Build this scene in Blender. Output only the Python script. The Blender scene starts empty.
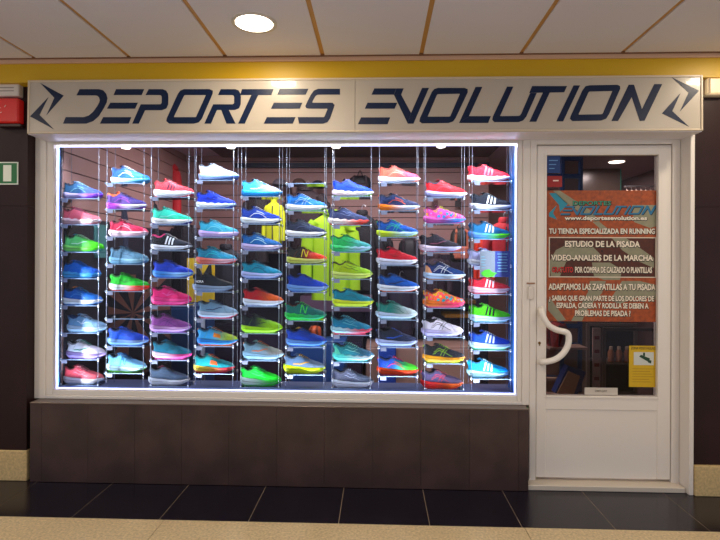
import bpy, math, random
from mathutils import Matrix, Vector
random.seed(7)
LED_E = 3.2; LEDP = 4.9; SPOT_E = 6; SPOTP = .7; SHOPP = 19
S = bpy.context.scene
COL = S.collection
PI = math.pi
# ------------------------------------------------------------------ camera
F = 520.0; HY = 263.0; D = 3.25; H = 1.40
YAW = math.atan(18 / F); ROLL = math.radians(0.25)
R = Matrix.Rotation(YAW, 3, 'Z') @ Matrix.Rotation(PI / 2, 3, 'X') @ Matrix.Rotation(ROLL, 3, 'Z')
CP = Vector((0, -D, H))
cd = bpy.data.cameras.new('camera'); cam = bpy.data.objects.new('camera', cd); COL.objects.link(cam)
cd.sensor_width = 36; cd.lens = F * 36 / 720; cd.shift_y = -(270 - HY) / 720
cam.matrix_world = Matrix.Translation(CP) @ R.to_4x4()
S.camera = cam
def P(px, py, Y):
    """point of the plane at depth Y seen at that place of the photograph"""
    d = R @ Vector(((px - 360) / F, -(py - HY) / F, -1))
    return CP + d * ((Y - CP.y) / d.y)
def XZ(px, py, Y):
    p = P(px, py, Y); return (p.x, p.z)
# ------------------------------------------------------------------ materials
def lin(h):
    if not isinstance(h, str): return h
    h = [int(h[i:i + 2], 16) / 255 for i in (0, 2, 4)]
    return tuple(c / 12.92 if c <= .04045 else ((c + .055) / 1.055) ** 2.4 for c in h) + (1,)
MC = {}
def mat(c, rough=.5, metal=0, bump=0, scale=60, var=0, spec=.5, emit=0, coat=0, vscale=None):
    k = (c, rough, metal, bump, scale, var, spec, emit, coat, vscale)
    if k in MC: return MC[k]
    m = bpy.data.materials.new('surface'); m.use_nodes = True
    n = m.node_tree.nodes; l = m.node_tree.links; b = n['Principled BSDF']
    b.inputs['Base Color'].default_value = lin(c); b.inputs['Roughness'].default_value = rough
    b.inputs['Metallic'].default_value = metal; b.inputs['Specular IOR Level'].default_value = spec
    b.inputs['Coat Weight'].default_value = coat; b.inputs['Coat Roughness'].default_value = .03
    if emit:
        b.inputs['Emission Color'].default_value = lin(c); b.inputs['Emission Strength'].default_value = emit
    if bump or var:
        tc = n.new('ShaderNodeTexCoord'); no = n.new('ShaderNodeTexNoise'); no.inputs['Scale'].default_value = scale
        no.inputs['Detail'].default_value = 4
        l.new(tc.outputs['Object'], no.inputs['Vector'])
        if bump:
            bp = n.new('ShaderNodeBump'); bp.inputs['Strength'].default_value = bump; bp.inputs['Distance'].default_value = .003
            l.new(no.outputs['Fac'], bp.inputs['Height']); l.new(bp.outputs['Normal'], b.inputs['Normal'])
        if var:
            n2 = n.new('ShaderNodeTexNoise'); n2.inputs['Scale'].default_value = vscale or scale; n2.inputs['Detail'].default_value = 6
            l.new(tc.outputs['Object'], n2.inputs['Vector'])
            mr = n.new('ShaderNodeMapRange'); mr.inputs['From Min'].default_value = .3; mr.inputs['From Max'].default_value = .7
            mr.inputs['To Min'].default_value = 1 - var; mr.inputs['To Max'].default_value = 1 + var
            l.new(n2.outputs['Fac'], mr.inputs['Value'])
            mx = n.new('ShaderNodeMix'); mx.data_type = 'RGBA'; mx.blend_type = 'MULTIPLY'; mx.inputs[0].default_value = 1
            mx.inputs[6].default_value = lin(c); l.new(mr.outputs['Result'], mx.inputs[7]); l.new(mx.outputs[2], b.inputs['Base Color'])
    MC[k] = m; return m
def gmat(a, b_, rough=.6, x0=-.05, x1=.09, pat=None, bump=.25, spec=.35):
    """two-colour knit: colour a at the heel runs into colour b at the toe; pat = printed camouflage colours"""
    k = ('g', a, b_, rough, x0, x1, tuple(pat) if pat else None)
    if k in MC: return MC[k]
    m = bpy.data.materials.new('two_tone'); m.use_nodes = True
    n = m.node_tree.nodes; l = m.node_tree.links; b = n['Principled BSDF']
    b.inputs['Roughness'].default_value = rough; b.inputs['Specular IOR Level'].default_value = spec
    tc = n.new('ShaderNodeTexCoord')
    if pat:
        no = n.new('ShaderNodeTexNoise'); no.inputs['Scale'].default_value = 26; no.inputs['Detail'].default_value = 2
        l.new(tc.outputs['Object'], no.inputs['Vector'])
        cr = n.new('ShaderNodeValToRGB'); cr.color_ramp.interpolation = 'CONSTANT'
        e = cr.color_ramp.elements; e[0].color = lin(pat[0]); e[1].position = .42; e[1].color = lin(pat[1])
        for i, c in enumerate(pat[2:]): q = e.new(.42 + .08 * (i + 1)); q.color = lin(c)
        l.new(no.outputs['Fac'], cr.inputs['Fac']); l.new(cr.outputs['Color'], b.inputs['Base Color'])
    elif a == b_:
        b.inputs['Base Color'].default_value = lin(a)
    else:
        sp = n.new('ShaderNodeSeparateXYZ'); l.new(tc.outputs['Object'], sp.inputs[0])
        mr = n.new('ShaderNodeMapRange'); mr.interpolation_type = 'SMOOTHSTEP'
        mr.inputs['From Min'].default_value = x0; mr.inputs['From Max'].default_value = x1
        l.new(sp.outputs['X'], mr.inputs['Value'])
        mx = n.new('ShaderNodeMix'); mx.data_type = 'RGBA'; mx.inputs[6].default_value = lin(a); mx.inputs[7].default_value = lin(b_)
        l.new(mr.outputs['Result'], mx.inputs[0]); l.new(mx.outputs[2], b.inputs['Base Color'])
    if bump:
        vo = n.new('ShaderNodeTexVoronoi'); vo.inputs['Scale'].default_value = 260
        l.new(tc.outputs['Object'], vo.inputs['Vector'])
        bp = n.new('ShaderNodeBump'); bp.inputs['Strength'].default_value = bump; bp.inputs['Distance'].default_value = .0015
        l.new(vo.outputs['Distance'], bp.inputs['Height']); l.new(bp.outputs['Normal'], b.inputs['Normal'])
    MC[k] = m; return m
def glassmat(tint='ffffff', ior=1.45, rough=.0, boost=1.0):
    k = ('glass', tint, ior, rough, boost)
    if k in MC: return MC[k]
    m = bpy.data.materials.new('clear_pane'); m.use_nodes = True
    n = m.node_tree.nodes; l = m.node_tree.links; n.remove(n['Principled BSDF'])
    tr = n.new('ShaderNodeBsdfTransparent'); tr.inputs[0].default_value = lin(tint)
    gl = n.new('ShaderNodeBsdfGlossy'); gl.inputs['Roughness'].default_value = rough; gl.inputs['Color'].default_value = (1, 1, 1, 1)
    fr = n.new('ShaderNodeFresnel'); fr.inputs['IOR'].default_value = ior
    mu = n.new('ShaderNodeMath'); mu.operation = 'MULTIPLY'; mu.inputs[1].default_value = boost; mu.use_clamp = True
    mx = n.new('ShaderNodeMixShader'); l.new(fr.outputs[0], mu.inputs[0]); l.new(mu.outputs[0], mx.inputs[0])
    l.new(tr.outputs[0], mx.inputs[1]); l.new(gl.outputs[0], mx.inputs[2]); l.new(mx.outputs[0], n['Material Output'].inputs[0])
    MC[k] = m; return m
# ------------------------------------------------------------------ mesh building
class MB:
    def __init__(s): s.v = []; s.f = []; s.mi = []; s.cur = 0
    def add(s, vs, fs):
        o = len(s.v); s.v += [tuple(p) for p in vs]
        for q in fs: s.f.append(tuple(i + o for i in q)); s.mi.append(s.cur)
        return s
    def box(s, x0, x1, y0, y1, z0, z1, b=0):
        if x1 < x0: x0, x1 = x1, x0
        if y1 < y0: y0, y1 = y1, y0
        if z1 < z0: z0, z1 = z1, z0
        if b <= 0:
            vs = [(x, y, z) for x in (x0, x1) for y in (y0, y1) for z in (z0, z1)]
            return s.add(vs, [(0, 1, 3, 2), (4, 6, 7, 5), (0, 4, 5, 1), (2, 3, 7, 6), (0, 2, 6, 4), (1, 5, 7, 3)])
        # bevelled box: 24 vertices
        vs = []; idx = {}
        for i, x in enumerate((x0, x1)):
            for j, y in enumerate((y0, y1)):
                for k, z in enumerate((z0, z1)):
                    sx, sy, sz = (1 - 2 * i) * b, (1 - 2 * j) * b, (1 - 2 * k) * b
                    for a, p in enumerate(((x, y + sy, z + sz), (x + sx, y, z + sz), (x + sx, y + sy, z))):
                        idx[i, j, k, a] = len(vs); vs.append(p)
        fs = []
        I = lambda *a: idx[a]
        for i in (0, 1):
            q = (I(i, 0, 0, 0), I(i, 0, 1, 0), I(i, 1, 1, 0), I(i, 1, 0, 0)); fs.append(q if i == 0 else q[::-1])
            q = (I(0, i, 0, 1), I(1, i, 0, 1), I(1, i, 1, 1), I(0, i, 1, 1)); fs.append(q if i == 0 else q[::-1])
            q = (I(0, 0, i, 2), I(0, 1, i, 2), I(1, 1, i, 2), I(1, 0, i, 2)); fs.append(q if i == 0 else q[::-1])
        for i in (0, 1):
            for j in (0, 1):
                fs.append((I(i, j, 0, 0), I(i, j, 0, 1), I(i, j, 1, 1), I(i, j, 1, 0)))
                fs.append((I(i, 0, j, 0), I(i, 0, j, 2), I(i, 1, j, 2), I(i, 1, j, 0)))
                fs.append((I(0, i, j, 1), I(0, i, j, 2), I(1, i, j, 2), I(1, i, j, 1)))
                for k in (0, 1): fs.append((I(i, j, k, 0), I(i, j, k, 1), I(i, j, k, 2)))
        return s.add(vs, fs)
    def plate(s, pts, y0, y1):
        """prism: polygon of (x, z) points between depths y0 and y1"""
        n = len(pts)
        vs = [(x, y0, z) for x, z in pts] + [(x, y1, z) for x, z in pts]
        return s.add(vs, [tuple(range(n)), tuple(range(2 * n - 1, n - 1, -1))] + [(i, (i + 1) % n, n + (i + 1) % n, n + i) for i in range(n)])
    def tube(s, pts, r, n=8, flat=1.0, cap=True, up=(0, 0, 1)):
        pts = [Vector(p) for p in pts]; rs = r if isinstance(r, (list, tuple)) else [r] * len(pts)
        vs = []
        for i, p in enumerate(pts):
            t = (pts[min(i + 1, len(pts) - 1)] - pts[max(i - 1, 0)]).normalized()
            u = Vector(up)
            if abs(t.dot(u)) > .95: u = Vector((0, 1, 0))
            a = t.cross(u).normalized(); b = a.cross(t).normalized()
            for k in range(n):
                th = 2 * PI * k / n
                vs.append(p + a * math.cos(th) * rs[i] + b * math.sin(th) * rs[i] * flat)
        fs = [(i * n + k, i * n + (k + 1) % n, (i + 1) * n + (k + 1) % n, (i + 1) * n + k) for i in range(len(pts) - 1) for k in range(n)]
        if cap: fs += [tuple(range(n - 1, -1, -1)), tuple((len(pts) - 1) * n + k for k in range(n))]
        return s.add(vs, fs)
    def lathe(s, c, prof, n=24, ax='z'):
        vs = []
        for r, h in prof:
            for k in range(n):
                a = 2 * PI * k / n
                x, y = r * math.cos(a), r * math.sin(a)
                vs.append((c[0] + x, c[1] + y, c[2] + h) if ax == 'z' else (c[0] + x, c[1] + h, c[2] + y))
        m = len(prof)
        fs = [(i * n + k, i * n + (k + 1) % n, (i + 1) * n + (k + 1) % n, (i + 1) * n + k) for i in range(m - 1) for k in range(n)]
        fs += [tuple(range(n)), tuple((m - 1) * n + k for k in range(n))]
        return s.add(vs, fs)
    def grid(s, rows, closed=False):
        m = len(rows[0]); vs = [p for r in rows for p in r]
        e = m if closed else m - 1
        return s.add(vs, [(i * m + k, i * m + (k + 1) % m, (i + 1) * m + (k + 1) % m, (i + 1) * m + k) for i in range(len(rows) - 1) for k in range(e)])
def world_loc(o):
    v = Vector((0, 0, 0))
    while o is not None: v += o.location; o = o.parent
    return v
def obj(name, mb, m, parent=None, smooth=False, local=False):
    me = bpy.data.meshes.new(name)
    vs = mb.v
    if parent is not None and not local:
        w = world_loc(parent); vs = [(v[0] - w.x, v[1] - w.y, v[2] - w.z) for v in vs]
    me.from_pydata(vs, [], mb.f)
    for q in (m if isinstance(m, (list, tuple)) else [m]): me.materials.append(q)
    me.polygons.foreach_set('material_index', mb.mi)
    if smooth: me.polygons.foreach_set('use_smooth', [True] * len(mb.f))
    me.validate(); me.update()
    import bmesh
    bm = bmesh.new(); bm.from_mesh(me); bmesh.ops.remove_doubles(bm, verts=bm.verts, dist=1e-6)
    bmesh.ops.recalc_face_normals(bm, faces=bm.faces); bm.to_mesh(me); bm.free()
    o = bpy.data.objects.new(name, me); COL.objects.link(o)
    if parent is not None: o.parent = parent
    if smooth:
        md = o.modifiers.new('edges', 'EDGE_SPLIT'); md.split_angle = math.radians(50)
    return o
def tag(o, label, cat, group=None):
    o['label'] = label; o['category'] = cat
    if group: o['group'] = group
    return o
def thing(name, label, cat, loc, group=None, rz=0):
    o = bpy.data.objects.new(name, None); COL.objects.link(o); o.location = loc; o.rotation_euler = (0, 0, rz)
    o.empty_display_size = .05
    return tag(o, label, cat, group)
def struct(name, mb, m, smooth=False):
    o = obj(name, mb, m, None, smooth); o['kind'] = 'structure'; return o
def sgroup(name, loc=(0, 0, 0)):
    o = bpy.data.objects.new(name, None); COL.objects.link(o); o.location = loc; o['kind'] = 'structure'; return o
def text_mb(txt, x0, x1, z0, z1, y, depth=.0006, off=.0, side=-1):
    cu = bpy.data.curves.new('t', 'FONT'); cu.body = txt; cu.size = 1; cu.offset = off; cu.resolution_u = 3
    t = bpy.data.objects.new('t', cu); COL.objects.link(t)
    dg = bpy.context.evaluated_depsgraph_get(); me = bpy.data.meshes.new_from_object(t.evaluated_get(dg))
    vs = [v.co.copy() for v in me.vertices]; fs = [tuple(p.vertices) for p in me.polygons]
    bpy.data.objects.remove(t); bpy.data.curves.remove(cu); bpy.data.meshes.remove(me)
    ax, bx = min(v.x for v in vs), max(v.x for v in vs); az, bz = min(v.y for v in vs), max(v.y for v in vs)
    mb = MB()
    mb.add([(x0 + (v.x - ax) / (bx - ax) * (x1 - x0), y, z0 + (v.y - az) / (bz - az) * (z1 - z0)) for v in vs], fs)
    return mb
def strip_mb(mb, outer, inner, y0, y1, closed=False):
    n = len(outer); e = n if closed else n - 1
    vs = []
    for (a, b) in zip(outer, inner):
        vs += [(a[0], y0, a[1]), (b[0], y0, b[1]), (a[0], y1, a[1]), (b[0], y1, b[1])]
    fs = []
    for i in range(e):
        p = i * 4; q = ((i + 1) % n) * 4
        fs += [(p, q, q + 1, p + 1), (p + 2, p + 3, q + 3, q + 2), (p, p + 2, q + 2, q), (p + 1, q + 1, q + 3, p + 3)]
    if not closed: fs += [(0, 1, 3, 2), ((n - 1) * 4, (n - 1) * 4 + 2, (n - 1) * 4 + 3, (n - 1) * 4 + 1)]
    return mb.add(vs, fs)
# ------------------------------------------------------------------ common materials
WHITE = mat('e6dfd6', .38, bump=.05, scale=30)
WHITE2 = mat('cfc8be', .42)
TILE = mat('3e2c2a', .38, var=.34, scale=5, bump=.08)
COLT = mat('2c1a1a', .42, var=.14, scale=4, spec=.2)
GOLD = mat('cf9c52', .45, metal=.1)
STEEL = mat('c9ced6', .28, metal=.9)
BLACK = mat('17171c', .55)
# ------------------------------------------------------------------ the corridor shell
mb = MB()
jx = [-.206 - .489 * k for k in range(15, 0, -1)] + [-.206 + .489 * k for k in range(0, 16)]
for a, b in zip(jx[:-1], jx[1:]): mb.box(a + .0018, b - .0018, -.46, .075, -.02, 0)
struct('floor', mb, mat('18131f', .22, var=.22, scale=9, spec=.55))
# pale grout under the dark tiles
struct('floor_grout', MB().box(-8, 8, -.463, .07, -.02, -.0015), mat('a8947c', .8))
gx = [-3.1, -1.154, .783, 2.72]
mb = MB()
for a, b in zip(gx[:-1], gx[1:]): mb.box(a + .002, b - .002, -4.2, -.464, -.02, 0)
mb.box(-8, -3.102, -4.2, -.464, -.02, 0); mb.box(2.722, 8, -4.2, -.464, -.02, 0)
struct('floor_beige', mb, mat('d6c096', .42, var=.24, scale=240, vscale=75, bump=.05))
struct('floor_joint', MB().box(-8, 8, -4.2, -.464, -.03, -.003), mat('8a7358', .8))
CZ = 2.66
px_j = [30, 130, 228, 323, 422, 520, 620, 720]
X0 = P(323, 57, -.08).x; pitch = (P(620, 54, -.08).x - P(130, 58, -.08).x) / 5
mb = MB(); YE = -.105
for k in range(-14, 15):
    x = X0 + k * pitch
    hole = (x, x + pitch)
    mb.box(x + .013, x + pitch - .013, -2.95, YE, CZ, CZ + .015)
    mb.box(x + .013, x + pitch - .013, -4.2, -2.98, CZ, CZ + .015)
struct('ceiling', mb, mat('e8e6f2', .5, bump=.03, scale=15))
struct('trim_1', MB().box(-8, 8, -4.2, YE, CZ + .008, CZ + .03), GOLD)
mb = MB(); mb.box(-8, 8, YE, -.092, CZ - .004, CZ + .02)
struct('trim_2', mb, mat('7a5230', .45))
struct('trim_3', MB().box(-8, 8, -.09, -.08, CZ - .028, CZ + .0), mat('d2a98a', .45))
struct('trim_4', MB().box(-8, 8, -.0795, .1, 2.517, 2.9), mat('cca200', .45, bump=.04, scale=8))
# columns left and right of the shop front
zb = P(12, 450, 0).z
wl = MB()
zj = P(12, 206, 0).z
for z0, z1 in ((zb, zj - .001), (zj + .001, 2.517)): wl.box(-8, P(27, 300, 0).x, 0, .35, z0, z1)
struct('wall_left', wl, COLT)
struct('baseboard_left', MB().box(-8, P(26.5, 460, -.012).x, -.012, .35, 0, zb, .004), mat('cbb07c', .55, var=.2, scale=150, vscale=70, bump=.05))
zb2 = P(705, 466, -.04).z; zj2 = P(705, 207, -.02).z
wr = MB(); xr = P(693.5, 300, -.02).x
for z0, z1 in ((zb2, zj2 - .001), (zj2 + .001, 2.517)): wr.box(xr, 8, -.02, .35, z0, z1)
struct('wall_right', wr, COLT)
struct('baseboard_right', MB().box(P(695.5, 480, -.045).x, 8, -.045, .35, 0, zb2, .004), mat('cbb07c', .55, var=.2, scale=150, vscale=70, bump=.05))
# tiled plinth under the window
zp = P(250, 406.3, -.02).z
xl, xpr = P(30, 440, -.02).x, P(528.5, 440, -.02).x
mb = MB(); k = 0; x = P(41.5, 440, -.02).x - .3
while x < xpr:
    a, b = max(x, xl), min(x + .3, xpr)
    if b > a + .002: mb.box(a + .0006, b - .0006, -.02, -.008, .003, zp - .001)
    x += .3
mb.box(xl + .001, xpr - .001, -.008, .19, 0, zp - .001)
struct('wall_front', mb, TILE)
struct('trim_5', MB().box(xl - .002, xpr + .001, -.024, .12, zp, zp + .006, .0015), mat('6a5a52', .3, metal=.3))
# ------------------------------------------------------------------ window
YF = .07
w = sgroup('window_1', (0, YF, 0))
xa, xb = P(34.5, 270, YF).x, P(529.8, 270, YF).x          # outer
xi, xj = P(57, 270, .12).x, P(515.7, 270, .12).x        # opening
zt_, zbm = P(290, 145.3, .12).z, P(290, 391.4, .12).z
ZH = 2.24
fr = MB(); zsill = zp + .006
fr.box(xa, xi - .045, YF, YF + .06, zsill, ZH, .003); fr.box(xj + .03, xb, YF, YF + .06, zsill, ZH, .003)
fr.box(xi - .045, xj + .03, YF, YF + .06, zsill, zbm - .035, .003); fr.box(xi - .045, xj + .03, YF, YF + .06, zt_ + .03, ZH, .003)
obj('window_frame', fr, WHITE, w)
sf = MB(); y0 = YF + .008; y1 = YF + .05
sf.box(xi - .0455, xi, y0, y1, zbm - .0355, zt_ + .0305, .004); sf.box(xj, xj + .0305, y0, y1, zbm - .0355, zt_ + .0305, .004)
sf.box(xi, xj, y0, y1, zbm - .0355, zbm, .004); sf.box(xi, xj, y0, y1, zt_, zt_ + .0305, .004)
obj('sash', sf, WHITE, w)
obj('glass', MB().box(xi, xj, YF + .028, YF + .034, zbm, zt_), glassmat('fafcff', 1.18), w)
# ------------------------------------------------------------------ header behind the sign
struct('trim_6', MB().box(xa, xr, YF, YF + .06, ZH, 2.517), WHITE)
# ------------------------------------------------------------------ door
xd0, xd1 = P(537, 300, YF).x, P(671.5, 300, YF).x; xf1 = P(693.2, 300, YF).x
zd1 = P(605, 145, YF).z; zd0 = .05
df = MB()
df.box(xb + .001, xd0 - .004, YF, YF + .07, .03, ZH, .003)
df.box(xd1 + .004, xr - .029, YF, YF + .07, .03, ZH, .003)
df.box(xr - .028, xr - .001, -.032, YF + .06, .0, 2.2, .003)
df.box(xd0 - .004, xd1 + .004, YF, YF + .07, zd1 + .005, ZH, .003)
dfo = struct('trim_7', df, WHITE)
struct('trim_8', MB().box(xpr + .002, xr - .03, -.005, .2, 0, .033, .004), mat('cfc4b4', .5, bump=.05))
door = sgroup('door_1', (xd0, YF, 0))
gx0, gx1 = P(546.5, 300, YF).x, P(658.3, 300, YF).x
gz1, gz0 = P(600, 154.8, YF).z, P(600, 396.6, YF).z
lf = MB(); ya, yb = YF + .006, YF + .056
lf.box(xd0, gx0, ya, yb, zd0, zd1, .003); lf.box(gx1, xd1, ya, yb, zd0, zd1, .003)
lf.box(gx0 - .003, gx1 + .003, ya + .0005, yb, gz1, zd1 - .0005, .003)
zm = P(600, 410.5, YF).z
lf.box(gx0 - .003, gx1 + .003, ya + .0005, yb, zm, gz0, .003)
obj('leaf', lf, WHITE, door)
obj('lower_panel', MB().box(gx0, gx1, ya + .006, yb - .01, zd0, zm), WHITE2 if 0 else WHITE, door)
bd = MB()
for a, b, c, d in ((gx0 - .012, gx0, gz0, gz1), (gx1, gx1 + .012, gz0, gz1)): bd.box(a, b, ya - .004, ya + .002, c - .012, d + .012, .0015)
for c, d in ((gz0 - .012, gz0), (gz1, gz1 + .012)): bd.box(gx0, gx1, ya - .004, ya + .002, c, d, .0015)
obj('glazing_bead', bd, WHITE, door)
GY = YF + .03
obj('glass', MB().box(gx0, gx1, GY, GY + .006, gz0, gz1), glassmat('e4e0e0', 1.22), door)
# handle: a bowed white bar
hp = [(541.5, 309, .0), (541.5, 311, .035), (544, 318, .05), (549, 325.5, .055), (557, 330, .055), (566.5, 332.5, .055), (568.8, 338, .055), (567.5, 346, .055), (563, 353.5, .055), (556, 359, .055), (548, 361.5, .05), (542, 362, .035), (541.5, 362.5, .0)]
pts = []
for i, (x, y, d) in enumerate(hp): p = P(x, y, ya - d); pts.append(Vector((p.x, ya - d, p.z)))
def catmull(ps, n=5):
    out = []
    for i in range(len(ps) - 1):
        a, b, c, d = ps[max(i - 1, 0)], ps[i], ps[i + 1], ps[min(i + 2, len(ps) - 1)]
        for k in range(n):
            t = k / n
            out.append(.5 * ((2 * b) + (c - a) * t + (2 * a - 5 * b + 4 * c - d) * t * t + (3 * b - a - 3 * c + d) * t ** 3))
    return out + [ps[-1]]
hpp = catmull(pts)
obj('handle', MB().tube(hpp, .019, 12, 1, up=(0, 1, 0)), mat('ece6de', .3), door, True)
kh = MB(); p = P(539.5, 343, ya); kh.lathe((p.x, ya, p.z), [(.0, -.003), (.008, -.003), (.009, 0)], 16, 'y'); kh.box(p.x - .003, p.x + .003, ya - .0035, ya - .002, p.z - .018, p.z + .004)
obj('keyhole', kh, mat('7a5a30', .35, metal=.8), door)
# bell box beside the door, on the frame
p = P(530.5, 292, YF)
bl = thing('door_sensor', 'small white plastic box stuck to the frame left of the door', 'sensor', (p.x, YF, p.z))
obj('case', MB().box(p.x - .018, p.x + .018, YF - .016, YF, p.z - .045, p.z + .035, .004), mat('d8d0c6', .4), bl)
obj('cap', MB().box(p.x - .026, p.x + .026, YF - .008, YF, p.z + .05, p.z + .06, .002), mat('a07a5c', .5), bl)
# ------------------------------------------------------------------ sign
YS = -.12
sx0, sx1 = P(27.5, 106, YS).x, P(703, 103, YS).x
sz0, sz1 = 2.186, 2.5165
def q1(x, y): return XZ(25 + x / 8, 75 + y / 8, YS)
def q2(x, y): return XZ(110 + x / 8, 75 + y / 8, YS)
def q3(x, y): return XZ(190 + x / 8, 75 + y / 8, YS)
def q4(x, y): return XZ(270 + x / 8, 75 + y / 8, YS)
def q5(x, y): return XZ(350 + x / 8, 75 + y / 8, YS)
def q6(x, y): return XZ(435 + x / 8, 70 + y / 8, YS)
def q7(x, y): return XZ(520 + x / 8, 70 + y / 8, YS)
def q8(x, y): return XZ(605 + x / 6.26, 70 + y / 6.26, YS)
sign = thing('shop_sign', 'long cream shop sign board with navy slanted lettering above the window and door', 'sign', ((sx0 + sx1) / 2, -.06, sz0))
smid = q4(680, 250)[0]
SP = mat('b4aa9c', .3, spec=.35, coat=.16)
obj('panel', MB().box(sx0 + .012, smid - .0012, YS, YS + .03, sz0 + .012, sz1 - .012), SP, sign)
obj('panel', MB().box(smid + .0012, sx1 - .012, YS, YS + .03, sz0 + .012, sz1 - .012), SP, sign)
fm = MB()
fm.box(sx0, sx0 + .013, YS - .006, .065, sz0, sz1, .003); fm.box(sx1 - .013, sx1, YS - .006, .065, sz0, sz1, .003)
fm.box(sx0 + .013, sx1 - .013, YS - .006, .065, sz0, sz0 + .013, .003); fm.box(sx0 + .013, sx1 - .013, YS - .006, .065, sz1 - .013, sz1, .003)
obj('underside', MB().box(sx0 + .004, sx1 - .004, YS + .002, .065, sz0 - .0035, sz0 - .0005), mat('e6e2e8', .45), sign)
obj('sign_frame', fm, mat('c8b8a0', .35), sign)
NAVY = mat('04193a', .35, spec=.25, coat=.16)
y0s, y1s = YS - .0015, YS - .0001
GL = []
def letter(strips=(), polys=(), name='letter'):
    m = MB()
    for q, o, i, c in strips: strip_mb(m, [q(*a) for a in o], [q(*a) for a in i], y0s, y1s, c)
    for q, pl in polys: m.plate([q(*a) for a in pl], y0s, y1s)
    GL.append(m); return obj(name, m, NAVY, sign)
letter([(q1, [(435,113),(590,113),(625,123),(648,150),(658,185),(652,220),(630,265),(590,330),(545,370),(490,390),(305,390)],
            [(410,163),(560,163),(578,167),(590,178),(597,200),(594,218),(578,248),(545,295),(510,325),(470,338),(325,338)], False)])
letter(polys=[(q2, [(47,113),(272,113),(252,160),(27,160)]), (q2, [(2,222),(222,222),(200,270),(-25,270)]), (q2, [(-55,338),(170,338),(150,390),(-80,390)])])
letter([(q2, [(308,113),(420,113),(448,125),(463,150),(466,180),(465,235),(450,268),(415,282),(280,282),(230,390)],
            [(283,160),(395,160),(405,163),(411,170),(413,185),(413,222),(409,231),(400,235),(245,235),(178,390)], False)])
letter([(q2, [(590,113),(795,113),(822,125),(820,150),(735,350),(710,380),(670,390),(475,390),(450,370),(455,345),(540,155),(560,125)],
            [(600,160),(763,160),(766,161),(764,167),(691,330),(688,336),(680,338),(514,338),(511,337),(512,332),(590,167),(595,161)], True)])
letter([(q3, [(245,113),(360,113),(388,123),(402,148),(406,180),(405,235),(392,267),(360,280),(215,280),(168,390)],
            [(223,160),(335,160),(345,163),(351,170),(353,183),(353,222),(349,231),(340,235),(185,235),(115,390)], False)],
       [(q3, [(250,280.5),(310,280.5),(365,390),(292,390)])])
letter(polys=[(q3, [(415,113),(668,113),(650,160),(400,160)]), (q3, [(490,160.5),(545,160.5),(438,390),(385,390)])])
letter(polys=[(q4, [(78,110),(307,110),(285,157),(58,157)]), (q4, [(30,222),(258,222),(238,270),(8,270)]), (q4, [(-25,338),(205,338),(182,390),(-50,390)])])
letter([(q4, [(560,110),(385,110),(350,125),(325,160),(295,220),(282,250),(290,265),(310,270),(455,270),(460,275),(436,332),(430,338),(425,338),(222,338)],
            [(560,157),(385,157),(375,159),(362,170),(340,212),(337,219),(340,221),(346,222),(500,222),(517,240),(482,345),(460,378),(425,390),(232,390)], False)])
letter(polys=[(q5, [(195,107),(370,107),(350,157),(172,157)]), (q5, [(140,222),(378,222),(357,270),(118,270)]), (q5, [(88,340),(322,340),(300,395),(63,395)])])
letter(polys=[(q5, [(371,107),(430,107),(409,157),(351,157)]), (q5, [(351,157.5),(409,157.5),(488,305),(462,390)]), (q5, [(488.5,305),(577,103),(632,103),(508,390),(462.5,390)])])
letter([(q6, [(25,143),(235,143),(262,153),(262,180),(165,385),(145,412),(110,425),(-105,428),(-125,412),(-120,385),(-25,175),(-5,152)],
            [(25,193),(196,190),(199,191),(197,197),(126,362),(122,371),(112,374),(-54,374),(-57,373),(-56,368),(14,202),(19,195)], True)])
letter(polys=[(q6, [(325,135),(380,135),(272,370),(192,425)]), (q6, [(272.5,370),(447,370),(425,425),(193,425)])])
letter([(q6, [(577,133),(462,375),(458,400),(475,418),(670,418),(705,405),(730,375),(815,184)],
            [(628,133),(522,366),(522,369),(528,370),(670,368),(680,364),(690,350),(762,184)], False)])
letter(polys=[(q7, [(98,128),(378,128),(355,178),(75,183)]), (q7, [(185,179),(240,178.5),(130,415),(75,415)])])
letter(polys=[(q7, [(430,123),(482,123),(345,412),(290,412)])])
letter([(q7, [(560,122),(780,118),(802,128),(803,150),(715,350),(690,390),(650,405),(420,410),(400,392),(405,370),(500,165),(525,130)],
            [(565,172),(737,168),(740,169),(738,175),(666,342),(662,350),(650,355),(472,358),(469,357),(470,352),(549,180),(556,173)], True)])
letter(polys=[(q8, [(150,92),(168,170),(82,320),(40,320)]), (q8, [(150.5,92),(183,92),(232,245),(218,320),(168.5,170)]), (q8, [(310,88),(360,88),(248,318),(218.5,320),(232.5,245)])])
letter(polys=[(q1, [(118,63),(308,165),(172,320),(233,183)]), (q1, [(185,178),(115,320),(235,438),(40,332)])], name='emblem')
letter(polys=[(q8, [(420,45),(590,130),(468,262),(525,142)]), (q8, [(475,143),(422,258),(525,355),(357,272)])], name='emblem')
sign.rotation_euler.x = math.radians(-.8)
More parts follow.
